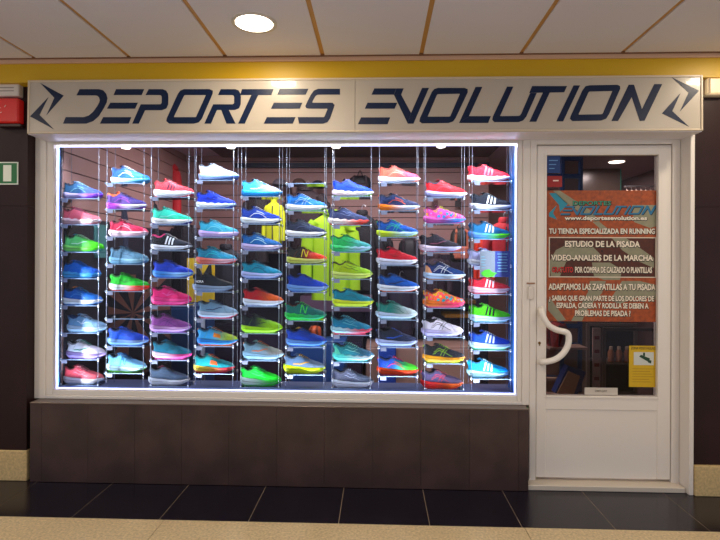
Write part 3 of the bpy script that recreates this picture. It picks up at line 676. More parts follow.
# columns of the display: bottoms of the shelves, then the shoes: y, x0, x1, description, heel colour, toe colour, midsole heel, midsole toe, outsole, accent, logo, flags
RACKS = [
 [(199,67,100,'slate blue shoe, violet toe','3f7098','4a5fa8','c9c3e6','8a48d8','8855cc','a8d8e8','curve','line=203048'),
  (224.5,63,101,'candy pink shoe, pale pink sole','ff8494','ff98a4','fbd8dc','fae6ea','f8a0b0','ff9db0','none','wave'),
  (251.5,64,104.5,'lime green shoe','88f49c','64f41c','a8ff90','58ec10','50b0a0','dcffe8','swoop','ton=2890c8'),
  (277.5,66,98,'bright blue shoe, sky sole','1c88f4','1470e4','68c4fc','48a0e0','3080c0','3090f0','wing','wave'),
  (304,63,103,'blue shoe with orange tongue','2478d4','2f86e0','e8f2fa','eef4fa','3a90e0','60b0f0','curve','ton=e89850 line=102850'),
  (331,69,106,'powder blue shoe, navy collar','84b4dc','a4c8e6','c8e0f4','d4e8f8','90b8d8','d0e4f4','chev','line=18386a'),
  (357,68,105,'white shoe with green mark','eaf0f8','e6dcec','c4b0e0','b8a4d8','a890c8','12a888','swoop',''),
  (384,64,104.5,'coral pink shoe, white sole','e46c7c','ec7c86','f4f2f6','f4f0f2','c8d8e8','f8b8c0','wing','')],
 [(184,112,150,'deep blue shoe, sky sole','1458a8','2480cc','d4f0fc','54b8e8','1490c8','f0f6fa','curve','high'),
  (209.5,108,146,'plum shoe with orange collar','7050a0','483880','c058e0','f4f0fa','9048d0','d070e0','curve','line=f06028 ton=f05828 lace=40306a'),
  (236.5,110,148,'crimson shoe, light sole','e02c60','f03c6c','f6dce4','f0d0dc','d0c0d0','ffe0ea','curve',''),
  (263.5,110,149,'grey-blue shoe','5c88a4','74a0b8','88b8d4','a0c8dc','5088b0','44607c','wing',''),
  (290,110,150,'green shoe, red toe sole','10dc30','18c82c','e8f0f0','ff4828','ff4020','108820','chev',''),
  None,
  (344,110,147.6,'cobalt blue shoe, grey-blue sole','1c6cec','1454d8','8cb4e8','a0bce8','6090d0','1446b0','wing',''),
  (370.5,107,147.6,'ice blue shoe, green-tipped sole','80c8f0','98d0f0','c8e6f2','d0e8f0','70e838','3078b0','N','')],
 [(197.5,153,195.5,'coral shoe, thick white sole','ff5a68','ff5060','e4eefa','f0f4fa','f04858','502048','bars','thick'),
  (224.6,152,193,'mint shoe, navy outsole','50e4c4','34dcb8','f4f6fa','f0f4f8','2038a0','98f0dc','swoop',''),
  (250,152,192,'black shoe, three white stripes','181824','2a2a3e','f4f4fa','f0f0f8','181828','f8f8fa','bars','thin line=e03878'),
  (277,154,193,'royal blue shoe, sky sole','144cdc','0e44d0','58a4f0','a8d0f8','3878e0','0c3aac','curve',''),
  (304,153,191,'magenta shoe with magenta sole','ff1088','f80878','ff50a4','ff60a8','ff3090','ff70c0','chev','thick'),
  (331,151,191,'mauve shoe, dark crossed lines','a860b0','9c58a8','d8acdc','e0b8e0','b080c0','582078','cross',''),
  (357.6,153,192,'teal shoe, pink toe sole','1484a0','168098','f8dcec','f458a8','f458a8','087080','chev',''),
  (385,152,187,'slate grey shoe, white sole','44566c','4c5e74','e8f0f8','f0f4f8','c0c8d8','303e50','wing','ton=905060')],
 [(181,198,240,'pale grey shoe, peach heel','c4d0e2','a8bcd8','8498c0','4c68a0','405890','e8f0fa','swoop','heel=ffb088'),
  (208.7,195,238,'royal blue shoe, white zigzag sole','1444dc','0e3ccc','e4f0fc','c8dcf4','1c50cc','0a2890','chev','wave high'),
  (237,198,240,'aqua shoe, lilac sole','50c0e0','5cc4e0','d4c0ec','e0d0f0','c0b0e0','a0f0f8','curve',''),
  (263.6,196,238,'teal shoe, red heel sole','1c88a8','48b8dc','f08878','e8c4d0','e03838','30d8e8','curve',''),
  (290.5,193,234,'black shoe, grey-blue sole','121828','0e1420','9cacc4','a8b8cc','8090b0','283040','none','text'),
  (317,196.5,240,'steel grey shoe, pink outsole','80a4c0','a4c0d4','c4d4e4','d0dce8','f05878','2c4468','swoop',''),
  (344,195.6,240,'shoe shading from sky blue to lime','48b0e8','c0e050','2090e0','48a8e8','f08030','f8a038','band',''),
  (371,193,236,'teal shoe, yellow and pink sole','18a0a8','1094a0','f8e060','ff5c6c','f04070','f08050','band','')],
 [(197,240,284,'grey shoe, sky blue heel','48c0f4','bcc4da','20a4f0','30acf0','2090d8','e0e8f4','swoop',''),
  (224,240,283,'royal blue shoe, white sole','1448ac','1c50c0','e8f2fc','f0f4fa','1c3c80','f4f6ff','curve',''),
  (250,240,284,'steel blue shoe, lilac sole','1c70b4','2878b8','ccc0e0','e0d4ec','b0a0d0','d0f4f8','curve',''),
  (278,240,284,'aqua shoe, black curve','1ca4c0','2ca8c8','c8d0f4','d0d8f4','6080c0','083c60','curve',''),
  (305,243,284,'shoe shading from red to orange','d02038','ff7010','e8f0f8','f4f4f8','c0c8e0','905040','curve',''),
  (331.5,240,284,'shoe shading black to neon','0c2028','b4fc10','bcff10','b4f808','a8f000','182818','chev',''),
  (358,243,284,'grey shoe, orange mark','90b0c0','c0bcb4','b4d8ec','c4e0f0','a0b8c8','f88c38','swoop',''),
  (386.5,240,282,'vivid green shoe, pale sole','10e048','18f438','d8f4e4','10cc38','10b030','70ff98','wing','thick')],
 [None,
  (211,286,327.6,'sky blue shoe, white sole','2c90e8','3c98ec','f0f6fc','f4f8fa','88ec30','d0ecff','cross',''),
  (237,285,327.6,'charcoal navy shoe','303a58','3c4664','f4f4fa','f0f0f8','303858','586080','curve',''),
  (263.6,286.6,327.6,'black and orange shoe, khaki sole','383430','ff5828','dce070','d8d890','483828','f4e430','N','ton=503020'),
  (291,286.6,329.5,'cobalt shoe, pale blue sole','104cc4','1c54cc','88b4ec','a8c4f0','5080d0','0c3898','wing',''),
  (319,283.5,328,'dark teal trail shoe, neon N','067c70','087066','30e060','18b080','50ff40','58ff58','N','wave line=402018'),
  (345,284,329,'dark cobalt shoe, blue sole','104cc4','1444b8','80acec','68a0e8','4070c0','0c3898','wing','ton=e0a040'),
  (372,282,327,'grey shoe, thick neon sole','6884a4','7c8c9c','dcff10','e4ff18','d0f000','f0b838','swoop','thick')],
 [(197,331,375,'blue shoe, wavy white sole','1450e4','1c5cec','fce4ec','f4f4fa','90d840','0c3090','wing','wave'),
  (225,328,369,'slate shoe, red-edged wavy sole','485078','505880','fcf4f4','f05848','f04838','9098c0','wing','wave'),
  (251.6,330,372,'green shoe, wavy pale sole','38c870','60b8b4','50e084','c4e0f4','80d8c0','208860','wing','wave'),
  (278,331.6,372.5,'acid yellow shoe','c8ec10','b0e410','f0fc90','e8f880','d8f040','406818','wing','line=404018'),
  (305.5,333,373.5,'teal shoe, yellow sole','129cb4','1c98ac','ecfc38','e8f838','f0ff38','047080','curve',''),
  (333,331,372,'teal shoe, pink toe sole','1c8cb0','2890b0','c8ecf4','f05c78','f04c70','80d4e4','wing','wave'),
  (359.5,332,375.4,'sea green shoe, wavy mint sole','2c9498','5084a0','70e4d4','e8f6fa','60c8c0','b0f4e4','wing','wave heel=50c8a0'),
  (386.7,331,375,'charcoal shoe, white sole','525668','626a7c','f0f6fc','f4f6fa','c8d0e0','a4acc0','wing','')],
 [(183.4,378,420.5,'coral shoe, pale lilac sole','ff7460','ff6080','e8ecfc','e4e6fa','f8a898','ffb4a4','curve',''),
  (211,377,421,'navy shoe, orange heel sole','20305c','28345c','ff9020','d8e6fa','f0a050','ff7850','curve','lace=ff8050'),
  (237,376,419,'blue shoe, yellow heel sole','0c60bc','186cd0','e4f840','c8ecfa','c0e020','40e4a4','cross',''),
  (264.6,376.6,417.6,'bright red shoe, white sole','f41c40','e81838','eae8f6','f0f0f6','d0d0e0','b01430','chev',''),
  (291,377,420,'blue shoe, navy flash','186cc8','1c70d0','f0f6fc','f4f6fc','f07838','0c2c60','swoop','heel=0c3c80'),
  (318,376,417.6,'sage white shoe, teal heel','2c9488','ccdee0','d8e6f6','e0ecf4','a0c0c8','187870','curve',''),
  (345,376,417.6,'black shoe, periwinkle sole','202844','343e60','bcc4e4','c8d0ec','9098c0','1c5cc4','swoop',''),
  (373.4,377,419,'shoe shading blue to green, orange sole','1048ac','60e840','ff6028','ff5c30','ff5020','f03848','curve','')],
 [(198,424,468,'red shoe, violet-grey sole','ff2c40','fa2c40','b4b4dc','e8e8fa','9898c0','ff6878','curve','line=301030'),
  (223.6,422.5,466.6,'pink shoe with splashes of blue','ff48a0','f058c0','f078c8','4090e4','f060b0','fce038','none','pat=2c98e8,ff44a4,ff58b0,f4a030,f860c0'),
  (251.6,419,461,'black-brown shoe, pale sole','342434','302430','f0dcec','c8c8e4','c84860','80485c','swoop',''),
  (279,424,465,'navy shoe, white crossed lines','10306c','184880','d4e4f8','e0ecfa','f0b080','f4f8ff','cross','heel=f0a878'),
  (306.5,424,464,'orange shoe with splashes of teal','ff6820','fcb818','f48830','ff4c84','f04888','ffe030','none','pat=18a4b8,ff6418,ff4860,fcc018,ff7818'),
  (335,419.6,465,'white shoe, black crossed lines','e4dcec','eae2f0','ccc4e4','d8d0ec','b8b0d0','101018','cross','line=181020'),
  (361,422,466,'charcoal shoe, amber sole','2c2c36','3c3c46','ffb010','f8a008','e4e418','a8d818','cross',''),
  (389,420,463.5,'plum grey shoe, red sole','4c4468','564864','ff4448','ff8038','ff5040','d44858','cross','')],
 [(182,467,510.5,'red shoe, white sole','fa2c50','fa2848','f4eaf8','f0e8f4','f03848','ff7c90','bars',''),
  (210.4,469.5,512.4,'navy shoe, three white stripes','142038','1c2840','d8e0f4','e0e8f8','1c2848','f8fafc','bars',''),
  (238.8,468,510.5,'blue shoe, green toe sole','0c74a8','107cb0','78acf4','78ff20','48c0d8','f0f8ff','bars',''),
  (265,467.5,509,'white and violet shoe behind a card','d4d4f4','c8c8f4','f0f0fc','f0f0fc','b8b8e8','4848b0','chev','thin'),
  (293,468,510.5,'rose red shoe, pale stripes','fa2c50','ff5060','f2ccdc','f4d8e4','f04860','ffe8ee','bars','low'),
  (321,469.5,510.5,'neon lime shoe, black stripes','60f418','68f420','d8e8f8','d4e4f8','80c8e0','14181c','bars',''),
  (348,469.5,510.5,'blue shoe, pale blue stripes','286ce4','2060e0','e0f2ff','d8f0ff','70e0a0','e4f4ff','bars',''),
  (376,466.6,509,'turquoise shoe, white stripes','10b0f4','14b4f8','c8f2fc','c0ecfa','80d0f0','e4faff','bars','')],
]
SHY = [(199,224.5,251.5,277.5,304,331,357,384),(184,209.5,236.5,263.5,290,317,344,370.5),(197.5,224.6,250,277,304,331,357.6,385),
       (181,208.7,237,263.6,290.5,317,344,371),(197,224,250,278,305,331.5,358,386.5),(184,211,237,263.6,291,319,345,372),
       (197,225,251.6,278,305.5,333,359.5,386.7),(183.4,211,237,264.6,291,318,345,373.4),(198,223.6,251.6,279,306.5,335,361,389),
       (182,210.4,238.8,265,293,321,348,376)]
CXS = [84.5, 129, 173, 217, 262, 306.5, 352, 398, 443.5, 489.5]
ORD = ['first', 'second', 'third', 'fourth', 'fifth', 'sixth', 'seventh', 'eighth']
RAD = ['leftmost', 'second', 'third', 'fourth', 'fifth', 'sixth', 'seventh', 'eighth', 'ninth', 'rightmost']
YC = .27; YR0, YR1 = .215, .325
ACR = glassmat('dfeaf4', 1.5, .05, 1.0); ROD = mat('b4bccc', .25, metal=.8); EDGE = mat('8098b8', .2, spec=.6)
CL = mat('e6eaf2', .3, metal=.6)
proto = None
for c in range(10):
    cx = P(CXS[c], 265, YC).x; hwid = .128
    zsh = [P(CXS[c], y + .6, YC).z for y in SHY[c]]
    if abs(zsh[-1] - DFZ) < .03: zsh[-1] = max(zsh[-1], DFZ + .008)
    rk = thing('shoe_rack', ('%s of the ten clear shelf racks hung in the window' % (RAD[c] + ('' if c in (0, 9) else ' from left'))), 'display rack', (cx, YC, DFZ), 'clear shoe racks in the window')
    for sx in (-1, 1):
        for yy in (YR0, YR1):
            obj('rod', MB().tube([(cx + sx * hwid, yy, DFZ), (cx + sx * hwid, yy, 2.25)], .0017, 6), ROD, rk, True)
    for r, z in enumerate(zsh):
        sh = obj('shelf', MB().box(cx - hwid - .008, cx + hwid + .008, YR0 - .012, YR1 + .012, z - .005, z), ACR, rk)
        obj('front_edge', MB().box(cx - hwid - .008, cx + hwid + .008, YR0 - .0135, YR0 - .0122, z - .005, z), EDGE, sh)
        for sx in (-1, 1):
            for yy in (YR0, YR1):
                obj('clamp', MB().lathe((cx + sx * hwid, yy, z - .0025), [(.003, -.012), (.0055, -.010), (.0055, .007), (.003, .009)], 8), CL, sh, True)
        if r or SHY[c][0] < 999:
            obj('price_tag', MB().box(cx - hwid + .012, cx - hwid + .050, YR0 - .0165, YR0 - .0137, z - .027, z - .004), mat('8088a4', .5), sh)
    for r, d in enumerate(RACKS[c]):
        if d is None: continue
        y, x0, x1, desc, A, B, M_, M2, O, K, logo, fl = d
        pc = P((x0 + x1) / 2, y, YC)
        px = min(max(pc.x, cx - .025), cx + .025)
        f0 = desc.split(' ')
        label = 'running %s on the %s shelf down of the %s rack' % (desc.replace('running ', ''), ORD[r], RAD[c])
        label = label.replace('running ', '', 1)
        build_shoe('running_shoe', label, (px, YC - .002, zsh[r] + .0006), math.radians(random.uniform(-5, 3)), A, B, M_, M2, O, K, logo, fl, 'running shoes on the window racks')
# folded card standing in front of the shoe on the rightmost rack
yk = YR0 - .017
a = XZ(480, 251, yk); b = XZ(495, 277, yk); c_ = XZ(510, 276, yk)
t = thing('leaflet_card', 'grey and blue information card standing in front of the white shoe, rightmost rack', 'card', ((a[0] + c_[0]) / 2, yk, b[1]))
obj('left_page', MB().box(a[0], b[0] - .0005, yk, yk + .002, b[1], a[1]), mat('66707e', .5), t)
obj('right_page', MB().box(b[0], c_[0], yk, yk + .002, b[1], a[1]), mat('0a2678', .5), t)
pr = MB()
for i in range(7): pr.box(b[0] + .014 + (i % 3) * .004, c_[0] - .016 - (i % 2) * .006, yk - .0008, yk - .0001, a[1] - .022 - i * .019, a[1] - .017 - i * .019)
for i in range(5): pr.box(a[0] + .008, a[0] + .030 + (i % 2) * .01, yk - .0008, yk - .0001, a[1] - .040 - i * .018, a[1] - .036 - i * .018)
obj('printing', pr, mat('5c94ac', .5), t)
g = [XZ(*q, yk) for q in ((481, 273), (485, 270), (489, 269), (492, 272), (497, 273), (493, 276.5), (487, 277), (483, 276))]
obj('green_print', MB().plate(g, yk - .0022, yk - .0009), mat('38a818', .5), t)

# ------------------------------------------------------------------ shop interior
YB = 2.55; XL = -2.16; XRr = 3.5; SC = 2.60
SLAT = mat('a47c78', .55, var=.06, scale=3)
GROOVE = mat('2a1c22', .8)
struct('floor_shop', MB().box(XL, XRr, .2, 5.2, -.02, 0), mat('6a5450', .35, var=.08, scale=6))
struct('ceiling_shop', MB().box(XL - .02, XRr + .02, .131, 5.2, SC, SC + .02), mat('c4b4c0', .7))
mb = MB(); z = .02
while z < SC - .02: mb.box(XL - .015, XL, .25, YB, z, min(z + .118, SC)); z += .126
struct('wall_shop_left', mb, SLAT)
struct('wall_shop_left_back', MB().box(XL - .04, XL - .0155, .131, YB + .05, 0, SC), GROOVE)
XM = 1.22
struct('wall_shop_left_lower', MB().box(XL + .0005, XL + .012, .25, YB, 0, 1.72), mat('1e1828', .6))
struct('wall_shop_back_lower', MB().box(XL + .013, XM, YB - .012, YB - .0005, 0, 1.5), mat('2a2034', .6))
mb = MB(); z = .02
while z < SC - .02: mb.box(XL + .001, XM, YB, YB + .015, z, min(z + .118, SC)); z += .126
struct('wall_shop_back', mb, SLAT)
struct('wall_shop_back_groove', MB().box(XL, XM, YB + .0155, YB + .06, 0, SC), GROOVE)
struct('wall_shop_partition', MB().box(XM - .04, XM, YB + .061, 4.6, 0, SC), mat('8a6a66', .6))
struct('wall_shop_far', MB().box(XM - .04, XRr, 4.6, 4.65, 0, SC), mat('a88078', .6))
struct('wall_shop_right', MB().box(XRr, XRr + .04, .131, 4.65, 0, SC), mat('7a5c58', .6))
struct('trim_11', MB().box(-1.6, XM - .002, YB - .05, YB - .001, 2.46, 2.51), mat('12203c', .5))
struct('trim_12', MB().box(-1.75, XM - .002, .7, YB - .001, SC - .02, SC - .001), mat('5e5054', .6))
# ceiling lights of the shop
lab = ['round shop ceiling light seen high through the door glass, nearer one', 'round shop ceiling light seen high through the door glass, farther left one',
       'round shop ceiling light over the left racks behind the window', 'round shop ceiling light over the middle racks behind the window', 'round shop ceiling light over the right racks behind the window']
q_ = P(612, 162, 3.0)
for i, (x, y) in enumerate(((2.77, 2.9), (2.87, 3.97), (-1.2, 1.3), (-.2, 1.3), (.7, 1.3))):
    t = thing('shop_ceiling_light', lab[i], 'light', (x, y, SC - .02), 'round ceiling lights in the shop')
    obj('rim', MB().lathe((x, y, SC), [(.10, 0), (.10, -.008), (.09, -.01)], 28), mat('d8d0c8', .4), t, True)
    obj('diffuser', MB().lathe((x, y, SC - .0101), [(.088, 0), (.08, -.006), (.001, -.008)], 28), mat('fff0e0', .5, emit=6), t, True)
    disk('shop_glow', (x, y, SC - .025), .08, SHOPP * (.35 if x > 2 else 1), (1, .87, .86))
# ---- clothes
def jacket(label, cat, px, py0, py1, Y, wpx, c1, c2=None, depth=.16, collar=None, name='jacket', rz=0, sleeves=True):
    top = P(px, py0, Y); bot = P(px, py1, Y); h = top.z - bot.z
    sc = F / (Y + D); w = wpx / sc / 2
    t = thing(name, label, cat, (top.x, Y, bot.z))
    if rz: t.rotation_euler.z = rz
    rows = []
    for u, ws, ds in ((0, .96, .8), (.15, .98, .85), (.35, .95, .9), (.55, .95, 1), (.75, 1.0, 1), (.86, 1.0, .9), (.93, .82, .75), (.975, .5, .55), (1.0, .30, .45)):
        rows.append([Vector((w * .8 * ws * math.cos(a) * (1 + .04 * math.sin(5 * a + u * 4)), depth / 2 * ds * math.sin(a) * (1 + .08 * math.sin(7 * a)), h * u)) for a in [2 * PI * k / 24 for k in range(24)]])
    m = MB(); m.grid(rows, True); m.add(rows[0], [tuple(range(24))]); m.add(rows[-1], [tuple(range(24))])
    cm = mat(c1, .7, bump=.3, scale=18)
    obj('body', m, cm, t, True, True)
    if sleeves:
        for s in (-1, 1):
            pts = [Vector((s * w * .62, 0, h * .90)), Vector((s * w * .84, -.01, h * .78)), Vector((s * w * .95, -.02, h * .5)), Vector((s * w * .97, -.03, h * .12))]
            obj('sleeve', MB().tube(catmull(pts), [.30 * w] * 4 + [.27 * w] * 6 + [.22 * w] * 6, 12, .8), mat(c2 or c1, .7, bump=.3, scale=18), t, True, True)
    obj('collar', MB().lathe((0, 0, h * .985), [(w * .30, 0), (w * .32, .03), (w * .26, .05), (w * .22, .03), (w * .22, .0)], 18), mat(collar or c2 or c1, .7), t, True, True)
    obj('zip', MB().box(-.004, .004, -depth / 2 * 1.04 - .003, -depth / 2 * .8, h * .05, h * .9), mat('30303a', .4, metal=.4), t, False, True)
    hk = [Vector((0, 0, h + .02)), Vector((0, 0, h + .07)), Vector((.02, 0, h + .095)), Vector((.035, 0, h + .075))]
    obj('hanger_hook', MB().tube(catmull(hk, 4), .003, 6), STEEL, t, True, True)
    return t
jacket('red jacket hanging on the left slat wall above the coral shoe', 'jacket', 157, 160, 222, 2.2, 44, 'c01420', 'd01c28', name='jacket')
jacket('dark navy jacket hanging on the left wall behind the leftmost rack', 'jacket', 97, 190, 262, .95, 52, '141a34', '1a2240', rz=.9)
jacket('black jacket hanging behind the second rack from left', 'jacket', 135, 186, 270, 1.6, 40, '181420', rz=.8)
jacket('brown-black jacket between the fifth and sixth racks', 'jacket', 258, 190, 262, 2.12, 28, '20161c', '2c2024')
jacket('acid yellow running shirt hanging behind the fifth rack', 'shirt', 274, 202, 246, 1.85, 20, 'c8d018', name='shirt')
jacket('grey-brown jacket hanging behind the sixth rack', 'jacket', 306, 190, 255, 2.12, 44, '33222a', '2a1c22')
jacket('long lime green jacket hanging between sixth and seventh racks', 'jacket', 331, 214, 300, 1.7, 50, 'a4d410', '98c80c')
jacket('black hooded jacket hanging behind the seventh rack', 'jacket', 362, 214, 290, 2.0, 38, '120e18')
jacket('orange-red jacket hanging behind the rightmost rack', 'jacket', 484, 232, 292, 2.0, 18, 'd83010', name='jacket')
jacket('crimson jacket hanging beside the right side of the window', 'jacket', 504, 222, 276, 1.5, 36, 'b81828')
jacket('plum dark jacket behind the ninth rack', 'jacket', 436, 258, 296, 2.1, 28, '2c1828')
jacket('dark blue-black jacket low behind the fourth rack', 'jacket', 226, 248, 322, 1.8, 40, '141222')
jacket('dark grey jacket low behind the eighth rack', 'jacket', 400, 280, 334, 2.2, 34, '261c34')
jacket('long black jacket behind the leftmost rack, left of the second', 'jacket', 84, 226, 268, 1.35, 42, '14121e', '1a1826')
jacket('dark plum jacket hanging behind the third rack', 'jacket', 184, 222, 296, 2.1, 30, '1a1220', '241826')
jacket('deep purple jacket low behind the seventh rack', 'jacket', 352, 300, 326, 2.3, 34, '281a38')
# ---- bags
def backpack(label, px, py0, py1, Y, wpx, c, c2, cat='backpack', name='backpack'):
    a = P(px - wpx / 2, py1, Y); b = P(px + wpx / 2, py0, Y); w = (b.x - a.x) / 2; h = b.z - a.z
    t = thing(name, label, cat, ((a.x + b.x) / 2, Y, a.z))
    rows = []
    for u, k in ((0, .8), (.06, .95), (.2, 1), (.6, 1), (.82, .92), (.94, .7), (1, .35)):
        rows.append([Vector((w * k * abs(math.cos(q)) ** .6 * (1 if math.cos(q) > 0 else -1), .09 * k * abs(math.sin(q)) ** .6 * (1 if math.sin(q) > 0 else -1), h * u)) for q in [2 * PI * j / 24 for j in range(24)]])
    m = MB(); m.grid(rows, True); m.add(rows[0], [tuple(range(24))]); m.add(rows[-1], [tuple(range(24))])
    obj('body', m, mat(c, .6, bump=.2, scale=30), t, True, True)
    obj('front_pocket', MB().box(-w * .7, w * .7, -.125, -.08, h * .08, h * .45, .015), mat(c2, .6), t, False, True)
    for s in (-1, 1):
        obj('strap', MB().tube(catmull([Vector((s * w * .4, -.02, h * .95)), Vector((s * w * .55, -.11, h * .85)), Vector((s * w * .6, -.10, h * .5)), Vector((s * w * .7, -.08, h * .2))]), .012, 6), mat(c2, .6), t, True, True)
    obj('loop', MB().tube(catmull([Vector((-.03, 0, h * .98)), Vector((0, 0, h + .06)), Vector((.03, 0, h * .98))]), .006, 6), BLACK, t, True, True)
    return t
backpack('black backpack hung behind the eighth rack, left one', 382, 236, 268, 2.2, 24, '121018', '241a28')
backpack('black backpack hung behind the eighth rack, right one', 409, 238, 270, 2.2, 22, '16121c', '30202c')
backpack('tan and black bag hung right of the ninth rack', 460, 228, 262, 2.0, 20, '14100f', 'b06048', 'bag', 'shoulder_bag')
backpack('black waist pack hung high behind the seventh rack', 360, 176, 192, 2.45, 22, '18141c', '3a2c34', 'bag', 'waist_pack')
backpack('dark sack on the left wall between the first and second racks', 98, 166, 192, 1.3, 24, '2a2028', '6a4638', 'bag', 'gym_sack')
backpack('orange ball bag under the sixth rack', 315, 326, 339.0, 1.65, 12, 'b04818', '7a3010', 'bag', 'ball_bag')
# caps on hooks
caps = [(262, 183, 'tan'), (280, 181, 'grey'), (299, 181, 'brown'), (318, 183, 'dark')]
for (px, py, nm), c, wh in zip(caps, ('8a7260', '6c6470', '5a4038', '30242c'), ('leftmost of four', 'second of four', 'third of four', 'rightmost of four')):
    p = P(px, py, 2.4)
    t = thing('baseball_hat', '%s cap on a hook high behind the fifth and sixth racks, %s' % (nm, wh), 'cap', (p.x, 2.4, p.z - .05), 'caps on hooks on the back wall')
    rows = [[Vector((.085 * math.cos(a) * math.cos(b), .095 * math.sin(a) * math.cos(b), .08 * math.sin(b))) for a in [2 * PI * k / 16 for k in range(16)]] for b in [i * PI / 2 / 5 for i in range(6)]]
    m = MB(); m.grid(rows, True); obj('crown', m, mat(c, .7), t, True, True)
    m = MB(); m.grid([[Vector((.08 * math.cos(a) * k, -.05 - .09 * math.sin(a) * k, .004 - .012 * (k - .6))) for a in [PI * j / 10 for j in range(11)]] for k in (.6, .8, 1)])
    obj('brim', m, mat(c, .7), t, True, True)
    obj('hook', MB().tube([(0, .04, .078), (0, .06, .09), (0, .145, .09)], .003, 6), STEEL, t, True, True)
for px, py, k in ((435, 203, 'left'), (458, 203, 'right')):
    a = XZ(px - 3, py - 4, 2.49); b = XZ(px + 3, py + 4, 2.49)
    t = thing('tag_card', 'small %s card hanging on the back wall above the %s half of the ninth rack' % ('red-brown' if k == 'left' else 'dark', k), 'card', ((a[0] + b[0]) / 2, 2.49, b[1]), 'small cards on the back wall')
    obj('card', MB().box(a[0], b[0], 2.487, 2.493, b[1], a[1]), mat('501820' if k == 'left' else '281820', .5), t)
    obj('peg', MB().tube([(0.5 * (a[0] + b[0]), 2.46, a[1] - .004), (0.5 * (a[0] + b[0]), 2.549, a[1] - .004)], .003, 6), STEEL, t, True)
# ---- boxes, cabinets and panels standing in the shop
def cab(name, label, cat, x0, y0, x1, y1, Y, dp, c, door=None, floor=False, group=None, parts='panel'):
    a = XZ(x0, y0, Y); b = XZ(x1, y1, Y); zb_ = 0 if floor else b[1]
    t = thing(name, label, cat, ((a[0] + b[0]) / 2, Y, zb_), group)
    obj('body', MB().box(a[0], b[0], Y, Y + dp, zb_, a[1], .004), mat(c, .5), t)
    if door:
        w = b[0] - a[0]; n = max(1, round(w / .45))
        for i in range(n):
            obj(parts, MB().box(a[0] + .01 + i * w / n, a[0] + (i + 1) * w / n - .01, Y - .012, Y - .0005, zb_ + .02 + (.05 if floor else 0), a[1] - .02, .003), mat(door, .45), t)
    return t
cab('shop_counter', 'beige counter low behind the eighth and ninth racks', 'counter', 366, 346, 474, 400, 1.9, .5, 'a07c70', 'b08a7c', True)
cab('drawer_cabinet', 'blue cabinet low behind the sixth and seventh racks', 'cabinet', 290, 341, 345, 400, 1.5, .35, '16407c', '1a4c94', True, parts='drawer')
cab('shoe_box', 'blue shoe box stack column behind the eighth rack', 'box', 378, 341, 396, 385, 1.7, .18, '10389c', '1444b4', True, parts='lid')
cab('drawer_cabinet', 'navy cabinet behind the third rack from left', 'cabinet', 168, 306, 200, 400, 1.2, .4, '14305c', '1c4078', True, parts='door')
cab('display_table', 'dark low table behind the fourth and fifth racks', 'table', 208, 330, 288, 400, 2.05, .4, '241a30', '30203c', True)
cab('wall_ledge', 'grey-mauve wall ledge behind the seventh rack', 'bench', 300, 296, 372, 312, 2.15, .399, '80607c', None)
cab('wall_ledge', 'dark shelf ledge behind the ninth rack', 'shelf', 425, 300, 476, 304, 2.2, .349, '6c4c14', None)
cab('wall_ledge', 'amber shelf ledge behind the ninth rack, below the dark one', 'shelf', 445, 314, 478, 318, 2.2, .349, 'a87418', None)
cab('shoe_cabinet', 'dark navy cabinet low behind the leftmost rack', 'cabinet', 66, 272, 106, 400, 1.2, .4, '12162a', '181e38', True, parts='door')
cab('shoe_cabinet', 'dark plum cabinet low behind the third and fourth racks', 'cabinet', 150, 318, 203, 400, 1.72, .3, '1e1826', '281e34', True, parts='door')
cab('shoe_cabinet', 'purple-brown cabinet low behind the seventh rack', 'cabinet', 347, 340, 362, 400, 2.0, .4, '2c2038', '382848', True, parts='door')
# pale boxes on the left
for i, (x0, y0, x1, y1, lb) in enumerate(((70, 224, 98, 258, 'pale green shoe box panel behind the lime green shoe, leftmost rack'), (66, 302, 92, 344, 'pale grey-green shoe box with a green mark behind the leftmost rack'))):
    t = cab('shoe_box', lb, 'box', x0, y0, x1, y1, .62, .12, ('4a8488', '8a9c90')[i], ('5a9498', '9cac9c')[i], parts='lid')
a = XZ(84, 306, .6); b = XZ(91, 309, .6)
obj('green_mark', MB().box(a[0], b[0], .602, .6075, b[1], a[1]), mat('18a038', .5), t)
# yellow box
a = XZ(186, 258, .75); b = XZ(218, 303, .75)
t = thing('display_board', 'yellow display board with dark notch behind the fourth rack', 'board', ((a[0] + b[0]) / 2, .75, b[1]))
pl = [XZ(*q, .75) for q in ((187, 258), (214, 258), (214, 302), (187, 302))]
obj('board', MB().plate(pl, .75, .77), mat('e8c010', .5), t)
obj('stand', MB().box((a[0] + b[0]) / 2 - .015, (a[0] + b[0]) / 2 + .015, .771, .79, 0, a[1] - .05), STEEL, t)
pl = [XZ(*q, .748) for q in ((196, 262), (203, 275), (211, 261), (213, 285), (197, 287))]
obj('printing', MB().plate(pl, .746, .7485), mat('181410', .5), t)
t = cab('storage_box', 'orange-brown wooden box behind the second rack', 'box', 114, 252, 136, 284, 1.3, .12, '9c5c34', 'ac6c40', parts='lid')
